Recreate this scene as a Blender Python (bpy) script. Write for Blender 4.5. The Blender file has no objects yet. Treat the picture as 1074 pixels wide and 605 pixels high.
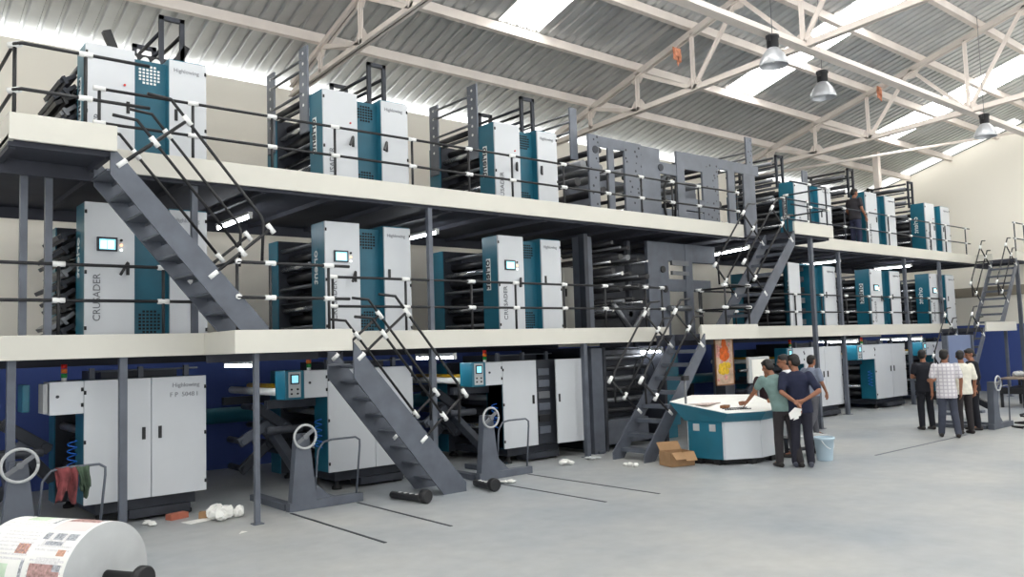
import bpy, bmesh, math, random
from mathutils import Vector, Matrix
random.seed(7)
sc = bpy.context.scene
COL = sc.collection
R = math.radians
V = Vector

# ------------------------------------------------------------------ materials
def lin(c):
    c /= 255.0
    return c / 12.92 if c <= 0.04045 else ((c + 0.055) / 1.055) ** 2.4
def rgb(t): return (lin(t[0]), lin(t[1]), lin(t[2]), 1.0)

def mat(name, col, rough=0.5, metal=0.0, var=0.0, scale=3.0, bump=0.0, emit=None, estr=0.0, spec=0.5):
    m = bpy.data.materials.new(name); m.use_nodes = True
    nt = m.node_tree; b = nt.nodes['Principled BSDF']
    b.inputs['Base Color'].default_value = rgb(col)
    b.inputs['Roughness'].default_value = rough
    b.inputs['Metallic'].default_value = metal
    b.inputs['Specular IOR Level'].default_value = spec
    if var or bump:
        tc = nt.nodes.new('ShaderNodeTexCoord')
        n = nt.nodes.new('ShaderNodeTexNoise'); n.inputs['Scale'].default_value = scale
        n.inputs['Detail'].default_value = 6
        nt.links.new(tc.outputs['Object'], n.inputs['Vector'])
        if var:
            r = nt.nodes.new('ShaderNodeValToRGB')
            a = rgb([max(0, c * (1 - var)) for c in col]); d = rgb([min(255, c * (1 + var)) for c in col])
            r.color_ramp.elements[0].color = a; r.color_ramp.elements[1].color = d
            r.color_ramp.elements[0].position = 0.3; r.color_ramp.elements[1].position = 0.7
            nt.links.new(n.outputs['Fac'], r.inputs['Fac']); nt.links.new(r.outputs['Color'], b.inputs['Base Color'])
        if bump:
            bp = nt.nodes.new('ShaderNodeBump'); bp.inputs['Strength'].default_value = bump; bp.inputs['Distance'].default_value = 0.02
            nt.links.new(n.outputs['Fac'], bp.inputs['Height']); nt.links.new(bp.outputs['Normal'], b.inputs['Normal'])
    if emit:
        b.inputs['Emission Color'].default_value = rgb(emit); b.inputs['Emission Strength'].default_value = estr
    return m

M = dict(
    white=mat('white_enamel', (208, 211, 215), 0.35, var=0.012, scale=1.5),
    teal=mat('teal_enamel', (32, 106, 128), 0.35, var=0.06, scale=2),
    tealdk=mat('teal_recess', (27, 92, 112), 0.4, var=0.05),
    cream=mat('cream_fascia', (214, 211, 201), 0.5, var=0.015, scale=1.2),
    steel=mat('grey_steel', (92, 97, 107), 0.45, 0.1, var=0.08, scale=4),
    steeldk=mat('dark_steel', (52, 55, 63), 0.5, 0.2, var=0.1, scale=4),
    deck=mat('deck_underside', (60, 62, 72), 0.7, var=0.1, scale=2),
    black=mat('black_paint', (28, 28, 31), 0.45),
    hole=mat('hole_black', (12, 13, 15), 0.8),
    rubber=mat('black_rubber', (22, 22, 24), 0.7),
    clamp=mat('white_clamp', (240, 240, 238), 0.35),
    chrome=mat('bright_roller', (205, 207, 210), 0.22, 0.85),
    rollgrey=mat('grey_roller', (120, 122, 126), 0.35, 0.5),
    rolldark=mat('ink_roller', (42, 42, 46), 0.35),
    ink=mat('ink_text', (70, 72, 78), 0.6),
    inkmid=mat('ink_text_mid', (104, 106, 112), 0.6),
    inklight=mat('ink_text_pale', (140, 142, 148), 0.6),
    wall=mat('cream_wall', (226, 217, 198), 0.85, var=0.02, scale=0.8, bump=0.05),
    roof=mat('roof_sheet', (200, 202, 202), 0.36, 0.55, var=0.05, scale=1.5),
    truss=mat('truss_paint', (232, 222, 214), 0.6, var=0.03, scale=2),
    red=mat('red_lens', (200, 40, 30), 0.3), orange=mat('orange_lens', (230, 120, 40), 0.3),
    green=mat('green_lens', (40, 150, 70), 0.3),
    yellow=mat('yellow_guard', (226, 178, 40), 0.5),
    paper=mat('white_paper', (240, 239, 234), 0.8, var=0.02, scale=6),
    papergrey=mat('roll_end', (182, 184, 185), 0.85, var=0.03, scale=5),
    card=mat('cardboard', (168, 132, 96), 0.85, var=0.06, scale=5),
    carddk=mat('cardboard_inner', (120, 90, 62), 0.9),
    brick=mat('red_brick', (178, 104, 84), 0.9, var=0.08, scale=8),
    bucket=mat('pale_blue_plastic', (196, 216, 228), 0.4),
    rag=mat('maroon_rag', (112, 56, 58), 0.95, var=0.3, scale=9),
    ragg=mat('green_rag', (66, 82, 66), 0.95, var=0.2, scale=9),
    hose=mat('blue_hose', (24, 96, 190), 0.4),
    wood=mat('brown_block', (136, 92, 60), 0.7, var=0.1),
    tube=mat('lit_tube', (250, 250, 255), 0.4, emit=(245, 250, 255), estr=34),
    screen=mat('lit_screen', (120, 200, 220), 0.3, emit=(150, 214, 226), estr=1.2),
    screenw=mat('lit_screen_window', (230, 240, 245), 0.3, emit=(235, 245, 250), estr=1.2),
    led=mat('lit_lamp_orange', (250, 190, 150), 0.3, emit=(255, 200, 160), estr=1.5),
    ledw=mat('lit_lamp_white', (240, 250, 245), 0.3, emit=(235, 250, 245), estr=1.5),
    glow=mat('skylight_sheet', (250, 250, 248), 0.5, emit=(255, 255, 252), estr=9.0),
    glowsoft=mat('translucent_edge_sheet', (250, 250, 248), 0.5, emit=(255, 255, 252), estr=1.3),
    ground=mat('pale_bounce_ground', (216, 216, 214), 0.9, var=0.05),
    skin=mat('skin_brown', (146, 98, 74), 0.55, var=0.05, scale=10),
    skin2=mat('skin_tan', (176, 120, 90), 0.55, var=0.05, scale=10),
    hair=mat('black_hair', (24, 20, 19), 0.6, var=0.2, scale=30, bump=0.3),
    eye=mat('dark_eye', (20, 15, 12), 0.2),
    shoe=mat('dark_shoe', (40, 34, 32), 0.5),
    shoeg=mat('grey_sneaker', (70, 72, 84), 0.6),
    lampglass=mat('lamp_shade_aluminium', (196, 198, 202), 0.35, 0.4),
    plastic=mat('cloudy_plastic', (120, 132, 160), 0.3),
)

def floor_mat():
    m = mat('polished_concrete', (186, 189, 190), 0.42)
    nt = m.node_tree; b = nt.nodes['Principled BSDF']
    tc = nt.nodes.new('ShaderNodeTexCoord')
    n1 = nt.nodes.new('ShaderNodeTexNoise'); n1.inputs['Scale'].default_value = 0.35; n1.inputs['Detail'].default_value = 8; n1.inputs['Roughness'].default_value = 0.62
    n2 = nt.nodes.new('ShaderNodeTexNoise'); n2.inputs['Scale'].default_value = 4.5; n2.inputs['Detail'].default_value = 8
    r1 = nt.nodes.new('ShaderNodeValToRGB'); e = r1.color_ramp.elements
    e[0].position = 0.34; e[0].color = rgb((152, 158, 164)); e[1].position = 0.66; e[1].color = rgb((184, 184, 181))
    r2 = nt.nodes.new('ShaderNodeValToRGB'); e = r2.color_ramp.elements
    e[0].position = 0.3; e[0].color = (0.84, 0.84, 0.84, 1); e[1].position = 0.7; e[1].color = (1, 1, 1, 1)
    mx = nt.nodes.new('ShaderNodeMix'); mx.data_type = 'RGBA'; mx.blend_type = 'MULTIPLY'; mx.inputs[0].default_value = 0.7
    for n in (n1, n2): nt.links.new(tc.outputs['Object'], n.inputs['Vector'])
    nt.links.new(n1.outputs['Fac'], r1.inputs['Fac']); nt.links.new(n2.outputs['Fac'], r2.inputs['Fac'])
    nt.links.new(r1.outputs['Color'], mx.inputs[6]); nt.links.new(r2.outputs['Color'], mx.inputs[7])
    nt.links.new(mx.outputs[2], b.inputs['Base Color'])
    return m
M['floor'] = floor_mat()

def painted_wall(name, split):
    """cream wall with a blue painted dado up to the height split"""
    m = mat(name, (226, 217, 198), 0.8)
    nt = m.node_tree; b = nt.nodes['Principled BSDF']
    tc = nt.nodes.new('ShaderNodeTexCoord'); sp = nt.nodes.new('ShaderNodeSeparateXYZ')
    gt = nt.nodes.new('ShaderNodeMath'); gt.operation = 'GREATER_THAN'; gt.inputs[1].default_value = split
    n = nt.nodes.new('ShaderNodeTexNoise'); n.inputs['Scale'].default_value = 0.7; n.inputs['Detail'].default_value = 5
    mx = nt.nodes.new('ShaderNodeMix'); mx.data_type = 'RGBA'
    mx.inputs[6].default_value = rgb((66, 86, 152)); mx.inputs[7].default_value = rgb((250, 245, 233))
    nt.links.new(tc.outputs['Object'], sp.inputs[0]); nt.links.new(sp.outputs['Z'], gt.inputs[0])
    nt.links.new(gt.outputs[0], mx.inputs[0]); nt.links.new(mx.outputs[2], b.inputs['Base Color'])
    nt.links.new(tc.outputs['Object'], n.inputs['Vector'])
    bp = nt.nodes.new('ShaderNodeBump'); bp.inputs['Strength'].default_value = 0.06
    nt.links.new(n.outputs['Fac'], bp.inputs['Height']); nt.links.new(bp.outputs['Normal'], b.inputs['Normal'])
    return m
M['wall_back'] = painted_wall('cream_and_blue_back_wall', 1.92)
M['wall_gable'] = painted_wall('cream_and_blue_gable_wall', 2.2)

def perf_mat():
    """grey plate with rows of small drilled holes"""
    m = mat('perforated_grey_plate', (112, 117, 127), 0.4, 0.15)
    nt = m.node_tree; b = nt.nodes['Principled BSDF']
    tc = nt.nodes.new('ShaderNodeTexCoord')
    mp = nt.nodes.new('ShaderNodeMapping'); mp.inputs['Scale'].default_value = (9.0, 0.0, 9.0)
    mp.inputs['Rotation'].default_value = (0, R(30), 0)
    vo = nt.nodes.new('ShaderNodeTexVoronoi'); vo.inputs['Randomness'].default_value = 0.5; vo.inputs['Scale'].default_value = 1.0
    lt = nt.nodes.new('ShaderNodeMath'); lt.operation = 'LESS_THAN'; lt.inputs[1].default_value = 0.23
    mx = nt.nodes.new('ShaderNodeMix'); mx.data_type = 'RGBA'
    mx.inputs[6].default_value = rgb((112, 117, 127)); mx.inputs[7].default_value = rgb((40, 42, 48))
    nt.links.new(tc.outputs['Object'], mp.inputs[0]); nt.links.new(mp.outputs[0], vo.inputs['Vector'])
    nt.links.new(vo.outputs['Distance'], lt.inputs[0]); nt.links.new(lt.outputs[0], mx.inputs[0])
    nt.links.new(mx.outputs[2], b.inputs['Base Color'])
    return m
M['perf'] = perf_mat()
M['plate'] = mat('grey_plate', (112, 117, 127), 0.4, 0.15, var=0.06, scale=3)

def cloth(name, col, check=None):
    m = mat(name, col, 0.9, var=0.06, scale=12)
    if check:
        nt = m.node_tree; b = nt.nodes['Principled BSDF']
        tc = nt.nodes.new('ShaderNodeTexCoord'); sp = nt.nodes.new('ShaderNodeSeparateXYZ')
        nt.links.new(tc.outputs['Object'], sp.inputs[0])
        outs = []
        for ax in ('X', 'Z'):
            mu = nt.nodes.new('ShaderNodeMath'); mu.operation = 'MULTIPLY'; mu.inputs[1].default_value = 14
            fr = nt.nodes.new('ShaderNodeMath'); fr.operation = 'FRACT'
            g = nt.nodes.new('ShaderNodeMath'); g.operation = 'LESS_THAN'; g.inputs[1].default_value = 0.28
            nt.links.new(sp.outputs[ax], mu.inputs[0]); nt.links.new(mu.outputs[0], fr.inputs[0]); nt.links.new(fr.outputs[0], g.inputs[0])
            outs.append(g)
        mxm = nt.nodes.new('ShaderNodeMath'); mxm.operation = 'MAXIMUM'
        nt.links.new(outs[0].outputs[0], mxm.inputs[0]); nt.links.new(outs[1].outputs[0], mxm.inputs[1])
        mx = nt.nodes.new('ShaderNodeMix'); mx.data_type = 'RGBA'
        mx.inputs[6].default_value = rgb(col); mx.inputs[7].default_value = rgb(check)
        nt.links.new(mxm.outputs[0], mx.inputs[0]); nt.links.new(mx.outputs[2], b.inputs['Base Color'])
    return m

# ------------------------------------------------------------------ mesh helpers
class MB:
    def __init__(s): s.bm = bmesh.new(); s.mi = 0
    def _faces(s, fs):
        for f in fs: f.material_index = s.mi
    def box(s, x0, x1, y0, y1, z0, z1, bev=0.0, mtx=None):
        if x1 < x0: x0, x1 = x1, x0
        if y1 < y0: y0, y1 = y1, y0
        if z1 < z0: z0, z1 = z1, z0
        r = bmesh.ops.create_cube(s.bm, size=1.0)
        vs = r['verts']
        for v in vs:
            v.co = V(((x0 + x1) / 2 + v.co.x * (x1 - x0), (y0 + y1) / 2 + v.co.y * (y1 - y0), (z0 + z1) / 2 + v.co.z * (z1 - z0)))
        fs = set(f for v in vs for f in v.link_faces); s._faces(fs)
        if bev:
            es = list(set(e for v in vs for e in v.link_edges))
            rr = bmesh.ops.bevel(s.bm, geom=es, offset=bev, segments=2, affect='EDGES', profile=0.7)
            vs = list(set(v for f in rr['faces'] for v in f.verts) | set(v for v in vs if v.is_valid))
            s._faces(set(f for v in vs for f in v.link_faces))
        if mtx is not None:
            for v in vs: v.co = mtx @ v.co
        return s
    def ring(s, c, u, w, ru, rw, n):
        return [s.bm.verts.new(c + u * (math.cos(2 * math.pi * i / n) * ru) + w * (math.sin(2 * math.pi * i / n) * rw)) for i in range(n)]
    def bridge(s, a, b, smooth=True):
        n = len(a)
        for i in range(n):
            f = s.bm.faces.new((a[i], a[(i + 1) % n], b[(i + 1) % n], b[i])); f.smooth = smooth; f.material_index = s.mi
    def cap(s, a, flip=False):
        f = s.bm.faces.new(a[::-1] if flip else a); f.material_index = s.mi
    def loft(s, cs, rs, n=12, up=None, caps=True):
        """cs centres, rs radii (number or (ru, rw))"""
        cs = [V(c) for c in cs]; rings = []
        pu = None
        for i, c in enumerate(cs):
            if i == 0: d = cs[1] - cs[0]
            elif i == len(cs) - 1: d = cs[-1] - cs[-2]
            else: d = (cs[i + 1] - cs[i]).normalized() + (cs[i] - cs[i - 1]).normalized()
            d.normalize()
            ref = V(up) if up else (pu if pu is not None else (V((0, 0, 1)) if abs(d.z) < 0.9 else V((1, 0, 0))))
            u = ref - d * ref.dot(d)
            if u.length < 1e-5: u = V((0, 1, 0)) - d * d.y
            u.normalize(); w = d.cross(u); pu = u
            r = rs[i] if isinstance(rs, (list, tuple)) and not (len(rs) == 2 and not isinstance(rs[0], (list, tuple)) and len(cs) != 2) else rs
            if isinstance(r, (int, float)): r = (r, r)
            rings.append(s.ring(c, u, w, r[0], r[1], n))
        for a, b in zip(rings, rings[1:]): s.bridge(a, b)
        if caps: s.cap(rings[0], True); s.cap(rings[-1])
        return s
    def cyl(s, p0, p1, r, n=12, r2=None):
        return s.loft([p0, p1], [(r, r), ((r2 if r2 is not None else r),) * 2], n)
    def tube(s, pts, r, n=8):
        return s.loft(pts, [(r, r)] * len(pts), n)
    def plate(s, pts, off):
        """extrude polygon pts by vector off"""
        a = [s.bm.verts.new(V(p)) for p in pts]; b = [s.bm.verts.new(V(p) + V(off)) for p in pts]
        n = len(a)
        s.cap(a); s.cap(b, True)
        for i in range(n):
            f = s.bm.faces.new((a[i], b[i], b[(i + 1) % n], a[(i + 1) % n])); f.material_index = s.mi
        return s
    def sphere(s, c, rx, ry, rz, seg=16, rings=10, mtx=None):
        r = bmesh.ops.create_uvsphere(s.bm, u_segments=seg, v_segments=rings, radius=1.0)
        for v in r['verts']:
            p = V((v.co.x * rx, v.co.y * ry, v.co.z * rz))
            if mtx is not None: p = mtx @ p
            v.co = V(c) + p
        for f in set(f for v in r['verts'] for f in v.link_faces): f.smooth = True; f.material_index = s.mi
        return s
    def lathe(s, prof, n=24, axis=None, origin=(0, 0, 0), caps=True):
        """prof: list of (r, h) about axis matrix (3x3 columns u,w,d)"""
        if axis is None: u, w, d = V((1, 0, 0)), V((0, 1, 0)), V((0, 0, 1))
        else: u, w, d = axis
        rings = [s.ring(V(origin) + d * h, u, w, max(r, 1e-4), max(r, 1e-4), n) for r, h in prof]
        for a, b in zip(rings, rings[1:]): s.bridge(a, b)
        if caps: s.cap(rings[0], True); s.cap(rings[-1])
        return s
    def build(s, name, m, parent=None, label=None):
        bmesh.ops.recalc_face_normals(s.bm, faces=s.bm.faces)
        me = bpy.data.meshes.new(name); s.bm.to_mesh(me); s.bm.free()
        o = bpy.data.objects.new(name, me); COL.objects.link(o)
        for k in (m if isinstance(m, (list, tuple)) else [m]): me.materials.append(M[k] if isinstance(k, str) else k)
        if parent is not None: o.parent = parent
        if label: o['label'] = label
        return o

def thing(name, label, cat, loc=(0, 0, 0), rz=0.0, group=None):
    o = bpy.data.objects.new(name, None); COL.objects.link(o)
    o.location = loc; o.rotation_euler = (0, 0, rz); o['label'] = label; o['category'] = cat
    o.empty_display_size = 0.2
    if group: o['group'] = group
    return o
def tag(o, label, cat, group=None):
    o['label'] = label; o['category'] = cat
    if group: o['group'] = group
    return o
def structure(o): o['kind'] = 'structure'; return o
def rehome(o, loc):
    """put a lone mesh object's origin at its base without moving it"""
    o.data.transform(Matrix.Translation(-V(loc))); o.location = loc; return o

def text(name, body, size, m, parent, mtx, extrude=0.002, bold=0.0, align='LEFT', spacing=1.0):
    cu = bpy.data.curves.new(name, 'FONT'); cu.body = body; cu.size = size; cu.extrude = extrude
    cu.offset = bold; cu.align_x = align; cu.space_character = spacing; cu.resolution_u = 3
    t = bpy.data.objects.new(name, cu); COL.objects.link(t)
    dg = bpy.context.evaluated_depsgraph_get()
    me = bpy.data.meshes.new_from_object(t.evaluated_get(dg))
    bpy.data.objects.remove(t); bpy.data.curves.remove(cu)
    me.transform(mtx); me.materials.clear(); me.materials.append(M[m])
    o = bpy.data.objects.new(name, me); COL.objects.link(o); o.parent = parent
    return o
def frame(origin, ex, ey):
    ex, ey = V(ex), V(ey); ez = ex.cross(ey)
    m = Matrix.Identity(4)
    for i in range(3): m[i][0], m[i][1], m[i][2], m[i][3] = ex[i], ey[i], ez[i], origin[i]
    return m

def draped(name, label, cat, x0, x1, y, z, dl, dr, m, seed):
    """cloth hung over a pipe along x: front flap dl deep, back flap dr deep"""
    rnd = random.Random(seed); nx, ny = 18, 22
    b = MB(); g = []
    ph = [rnd.uniform(0, 6.28) for _ in range(4)]
    for i in range(nx + 1):
        u = i / nx; row = []
        for j in range(ny + 1):
            v = j / ny * (dl + dr) - dl
            fold = .03 * math.sin(u * 9 + ph[0]) + .02 * math.sin(u * 17 + ph[1] + v * 6)
            amt = min(1, abs(v) / .12)
            hem = 1 + .22 * math.sin(u * 5 + ph[2]) + .1 * math.sin(u * 13 + ph[3])
            yy = y + (-1 if v < 0 else 1) * (.018 * min(1, abs(v) / .02)) + fold * amt * .8
            zz = z + .016 - abs(v) * hem
            xx = x0 + (x1 - x0) * (.5 + (u - .5) * (1 - .25 * amt + .3 * amt * abs(v))) + .015 * math.sin(v * 14 + ph[1])
            row.append(b.bm.verts.new((xx, yy, zz)))
        g.append(row)
    for i in range(nx):
        for j in range(ny):
            f = b.bm.faces.new((g[i][j], g[i + 1][j], g[i + 1][j + 1], g[i][j + 1])); f.smooth = True
    bmesh.ops.recalc_face_normals(b.bm, faces=b.bm.faces)
    r = bmesh.ops.solidify(b.bm, geom=b.bm.faces[:], thickness=.006)
    o = b.build(name, m); return tag(rehome(o, ((x0 + x1) / 2, y, z)), label, cat)
# ------------------------------------------------------------------ building shell
XL, XR, YB, YF = -7.0, 29.6, 14.4, -14.4
EAVE, SL, YE = 7.24, 0.29, 16.0
def roofz(y): return EAVE + SL * (YB - abs(y))

b = MB(); b.box(XL, XR + .3, YF, YB + .2, -0.2, 0); structure(b.build('floor', 'floor'))
b = MB(); b.box(-60, 70, YB + .3, 90, -.4, -.2); b.box(-60, 70, -90, YF - .1, -.4, -.2); structure(b.build('ground', 'ground'))  # unseen outside ground, added pale to bounce sunlight up under the eaves
b = MB(); b.box(XL, XR + .3, YB, YB + .2, 0, 7.0); structure(b.build('wall_back', 'wall_back'))
b = MB(); b.plate([(XR, YB + .2, 0), (XR, YF, 0), (XR, YF, roofz(YF) - .05), (XR, 0, roofz(0) - .05), (XR, YB + .2, roofz(YB + .2) - .05)], (.3, 0, 0)); structure(b.build('wall_right', 'wall_gable'))
b = MB(); b.plate([(XL, YB + .2, 0), (XL, 6, 0), (XL, 6, roofz(6) - .05), (XL, YB + .2, roofz(YB + .2) - .05)], (-.2, 0, 0)); structure(b.build('wall_left', 'wall_back'))
b = MB(); b.box(XR - .05, XR, 5.0, YB - .01, 3.14, 3.46, bev=.01); structure(b.build('trim_1', mat('grey_ledge', (150, 142, 128), 0.8, var=.05)))

STRIPS = [(9.5, 10.5), (16.6, 17.75), (24.1, 25.5), (2.2, 3.2), (-4.5, -3.4)]
YS = 11.5
def sheet(bm_, x0, x1, y0, y1):
    """trapezoid ribs running down the slope between two y"""
    pitch, n = 0.25, 0
    xs = []
    k0 = math.floor(x0 / pitch)
    x = k0 * pitch
    while x < x1 + pitch:
        for dx, dz in ((0, 0), (.16, 0), (.185, .045), (.225, .045)):
            xs.append((x + dx, dz))
        x += pitch
    xs = [(x0, 0)] + [p for p in xs if x0 < p[0] < x1] + [(x1, 0)]
    prev = None
    for x, dz in xs:
        cur = (bm_.verts.new((x, y0, roofz(y0) + dz)), bm_.verts.new((x, y1, roofz(y1) + dz)))
        if prev: bm_.faces.new((prev[0], cur[0], cur[1], prev[1]))
        prev = cur
b = MB()
sheet(b.bm, XL, XR + .3, YS, YE)
edges = [XL]
for s_ in sorted(STRIPS): edges += list(s_)
edges.append(XR + .3)
for i in range(0, len(edges), 2):
    sheet(b.bm, edges[i], edges[i + 1], 0, YS); sheet(b.bm, edges[i], edges[i + 1], -YS, 0)
sheet(b.bm, XL, XR + .3, -YE, -YS)
structure(b.build('ceiling', 'roof'))
for i, s_ in enumerate(sorted(STRIPS)):
    b = MB(); sheet(b.bm, s_[0], s_[1], 0.4, YS); sheet(b.bm, s_[0], s_[1], -YS, -0.4)
    structure(b.build('window_%d' % (i + 1), 'glow'))
    b = MB(); sheet(b.bm, s_[0], s_[1], -0.4, 0.4); structure(b.build('trim_%d' % (i + 2), 'roof'))

b = MB(); sheet(b.bm, XR - .75, XR - .1, 9.3, 14.2)
for v in b.bm.verts: v.co.z -= .03
structure(b.build('window_6', 'glowsoft'))
# purlins
PUR = [(13.0, 'lowest roof purlin, just above the eave of the back wall'), (11.55, 'second roof purlin up from the back wall eave, where the skylights begin'),
       (10.05, 'third roof purlin up from the back wall eave, crossing the skylights'), (8.65, 'fourth roof purlin up from the back wall eave'),
       (7.25, 'fifth roof purlin up, near the top edge of the picture'), (5.8, 'sixth roof purlin up, high above the floor')]
for y, lab in PUR:
    b = MB(); z = roofz(y)
    b.box(XL, XR, y - .035, y + .035, z - .17, z - .012, bev=.006)
    b.box(XL, XR, y - .035, y + .09, z - .185, z - .17)
    tag(b.build('roof_purlin', 'truss'), lab, 'roof beam')
# trusses
def truss(x, label):
    t = thing('roof_truss', label, 'roof truss', (x, YB - .1, 6.9))
    def P(y, z): return V((0, y - (YB - .1), z - 6.9))
    def tc(y): return roofz(y) - .26
    def bc(y): return 6.86 + .055 * (14.2 - y)
    def member(name, p, q, w=.05, h=.06):
        b = MB(); d = (q - p); L = d.length; d.normalize()
        u = V((1, 0, 0)); n = d.cross(u); m = Matrix.Identity(4)
        for i in range(3): m[i][0], m[i][1], m[i][2], m[i][3] = u[i], d[i], n[i], p[i]
        # two angles back to back
        b.box(-w, -.008, 0, L, -h, -h + .012, mtx=m); b.box(-.02, -.008, 0, L, -h, h, mtx=m)
        b.box(.008, w, 0, L, -h, -h + .012, mtx=m); b.box(.008, .02, 0, L, -h, h, mtx=m)
        b.build(name, 'truss', t)
    member('top_chord', P(14.2, tc(14.2)), P(0, tc(0)), .07, .075)
    member('bottom_chord', P(14.2, bc(14.2)), P(0, bc(0)), .07, .065)
    nodes_t = [13.0, 11.55, 10.05, 8.65, 7.25, 5.8, 4.2]
    nodes_b = [12.9, 11.6, 9.9, 7.6, 7.6, 5.0, 4.2]
    # verticals and diagonals as in the photograph
    for yt, yb in ((13.0, 13.0), (11.55, 11.55), (10.05, 10.05), (7.6, 7.6), (4.6, 4.6)):
        member('web_post', P(yt, tc(yt)), P(yb, bc(yb)), .035, .04)
    for yt, yb in ((13.0, 11.55), (11.55, 10.05), (8.9, 10.05), (8.9, 7.6), (6.3, 7.6), (6.3, 4.6)):
        member('web_diagonal', P(yt, tc(yt)), P(yb, bc(yb)), .035, .04)
    for y, zz in ((13.0, tc), (11.55, tc), (8.9, tc), (11.55, bc), (10.05, bc), (7.6, bc), (6.3, tc)):
        c = P(y, zz(y)); sgn = -1 if zz is tc else 1
        b = MB(); b.plate([c + V((-.006, -.26, 0)), c + V((-.006, .26, -0.02)), c + V((-.006, .1, sgn * .22)), c + V((-.006, -.1, sgn * .22))], (.012, 0, 0))
        b.build('gusset_plate', 'truss', t)
    return t
truss(6.6, 'white steel roof truss over the second press tower, nearest of the three')
truss(13.4, 'white steel roof truss over the grey folder, middle of the three')
truss(20.7, 'white steel roof truss over the far press towers, farthest of the three')
b = MB(); b.box(XL, XR - .1, 7.54, 7.66, 7.16, 7.27, bev=.008); b.box(XL, XR - .1, 7.5, 7.7, 7.145, 7.16)
tag(b.build('tie_beam', 'truss'), 'long white tie beam joining the bottom chords of the roof trusses', 'roof beam')
def brace(p, q, label):
    b = MB(); b.cyl(p, q, .045, 8); tag(b.build('roof_brace', 'truss'), label, 'roof brace')
brace((20.75, 13.9, 6.75), (29.4, 8.6, 8.35), 'slanting white brace from the farthest truss to the gable wall')
b = MB(); b.box(25.5, 25.68, 12.15, 12.33, 4.225, 7.8, bev=.01); b.mi = 1; b.box(25.48, 25.7, 12.13, 12.35, 4.225, 6.35)
tag(rehome(b.build('roof_column', ['truss', 'steel']), (25.6, 12.24, 4.22)), 'slim white column rising behind the far towers to the roof', 'column')

def lamp(p, drop, label):
    t = thing('high_bay_lamp', label, 'ceiling lamp', p)
    b = MB(); b.lathe([(.235, 0), (.24, .015), (.225, .09), (.175, .2), (.1, .29), (.075, .31)], 28, caps=False); 
    b.lathe([(.225, .005), (.21, .09), (.165, .19), (.09, .28)], 28, caps=False); b.build('lamp_shade', 'lampglass', t)
    b = MB(); b.lathe([(.075, .30), (.1, .33), (.1, .47), (.115, .48), (.115, .52), (.06, .54)], 16)
    b.box(-.14, -.1, -.03, .03, .4, .5); b.build('ballast_housing', 'black', t)
    b = MB(); b.sphere((0, 0, .16), .05, .05, .1); b.build('bulb', 'paper', t)
    b = MB(); b.cyl((0, 0, .54), (0, 0, drop), .006, 6); b.build('hanger_rod', 'rollgrey', t)
lamp((12.15, 7.45, 6.55), roofz(7.45) - 6.56, 'high bay lamp in front of the skylight over the folder, nearest of the three')
lamp((14.6, 7.93, 6.55), roofz(7.93) - 6.56, 'high bay lamp hanging second from the camera, dome lit white')
lamp((20.4, 7.18, 6.45), roofz(7.18) - 6.46, 'grey high bay lamp hanging in front of the gable wall, farthest of the three')

# ------------------------------------------------------------------ platforms
ZL, ZU = 2.25, 4.43          # fascia tops
DL, DU = 2.09, 4.22          # deck floors
def fascia(parent, p, q, ztop, h=.27, seam=()):
    """cream edge panel along a line from p to q"""
    b = MB(); (x0, y0), (x1, y1) = p, q
    if abs(y1 - y0) < 1e-6: b.box(x0, x1, y0, y0 + .05, ztop - h, ztop, bev=.006)
    else: b.box(x0, x0 + .05, y0 + .052, y1 - .002, ztop - h, ztop, bev=.006)
    b.build('edge_panel', 'cream', parent)
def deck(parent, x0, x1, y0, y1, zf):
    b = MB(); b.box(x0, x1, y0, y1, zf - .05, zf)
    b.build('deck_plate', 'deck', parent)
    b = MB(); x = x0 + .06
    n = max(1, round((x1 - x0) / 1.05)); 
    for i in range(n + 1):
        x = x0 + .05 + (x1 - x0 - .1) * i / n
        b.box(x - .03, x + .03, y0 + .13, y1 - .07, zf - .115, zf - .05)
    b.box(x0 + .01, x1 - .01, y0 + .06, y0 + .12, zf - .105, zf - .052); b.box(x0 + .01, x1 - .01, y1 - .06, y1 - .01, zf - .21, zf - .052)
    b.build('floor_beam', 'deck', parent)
def post(parent, x, y, z0, z1, w=.07, m='steel'):
    b = MB(); b.box(x - w / 2, x + w / 2, y - w / 2, y + w / 2, z0, z1, bev=.006)
    b.box(x - w, x + w, y - w, y + w, z0, z0 + .012)
    b.build('support_post', m, parent)

YD, YDR = 10.2, 10.5
p1 = thing('press_platform', 'lower cream-edged gallery under the three nearest press towers', 'platform')
deck(p1, .5, 12.45, YD + .03, 13.4, DL); deck(p1, 3.57, 5.07, 9.25, YD + .03, DL)
fascia(p1, (.5, YD), (3.57, YD), ZL); fascia(p1, (3.55, 9.2), (3.55, YD), ZL); fascia(p1, (3.55, 9.2), (5.05, 9.2), ZL); fascia(p1, (5.05, YD), (12.45, YD), ZL)

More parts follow.
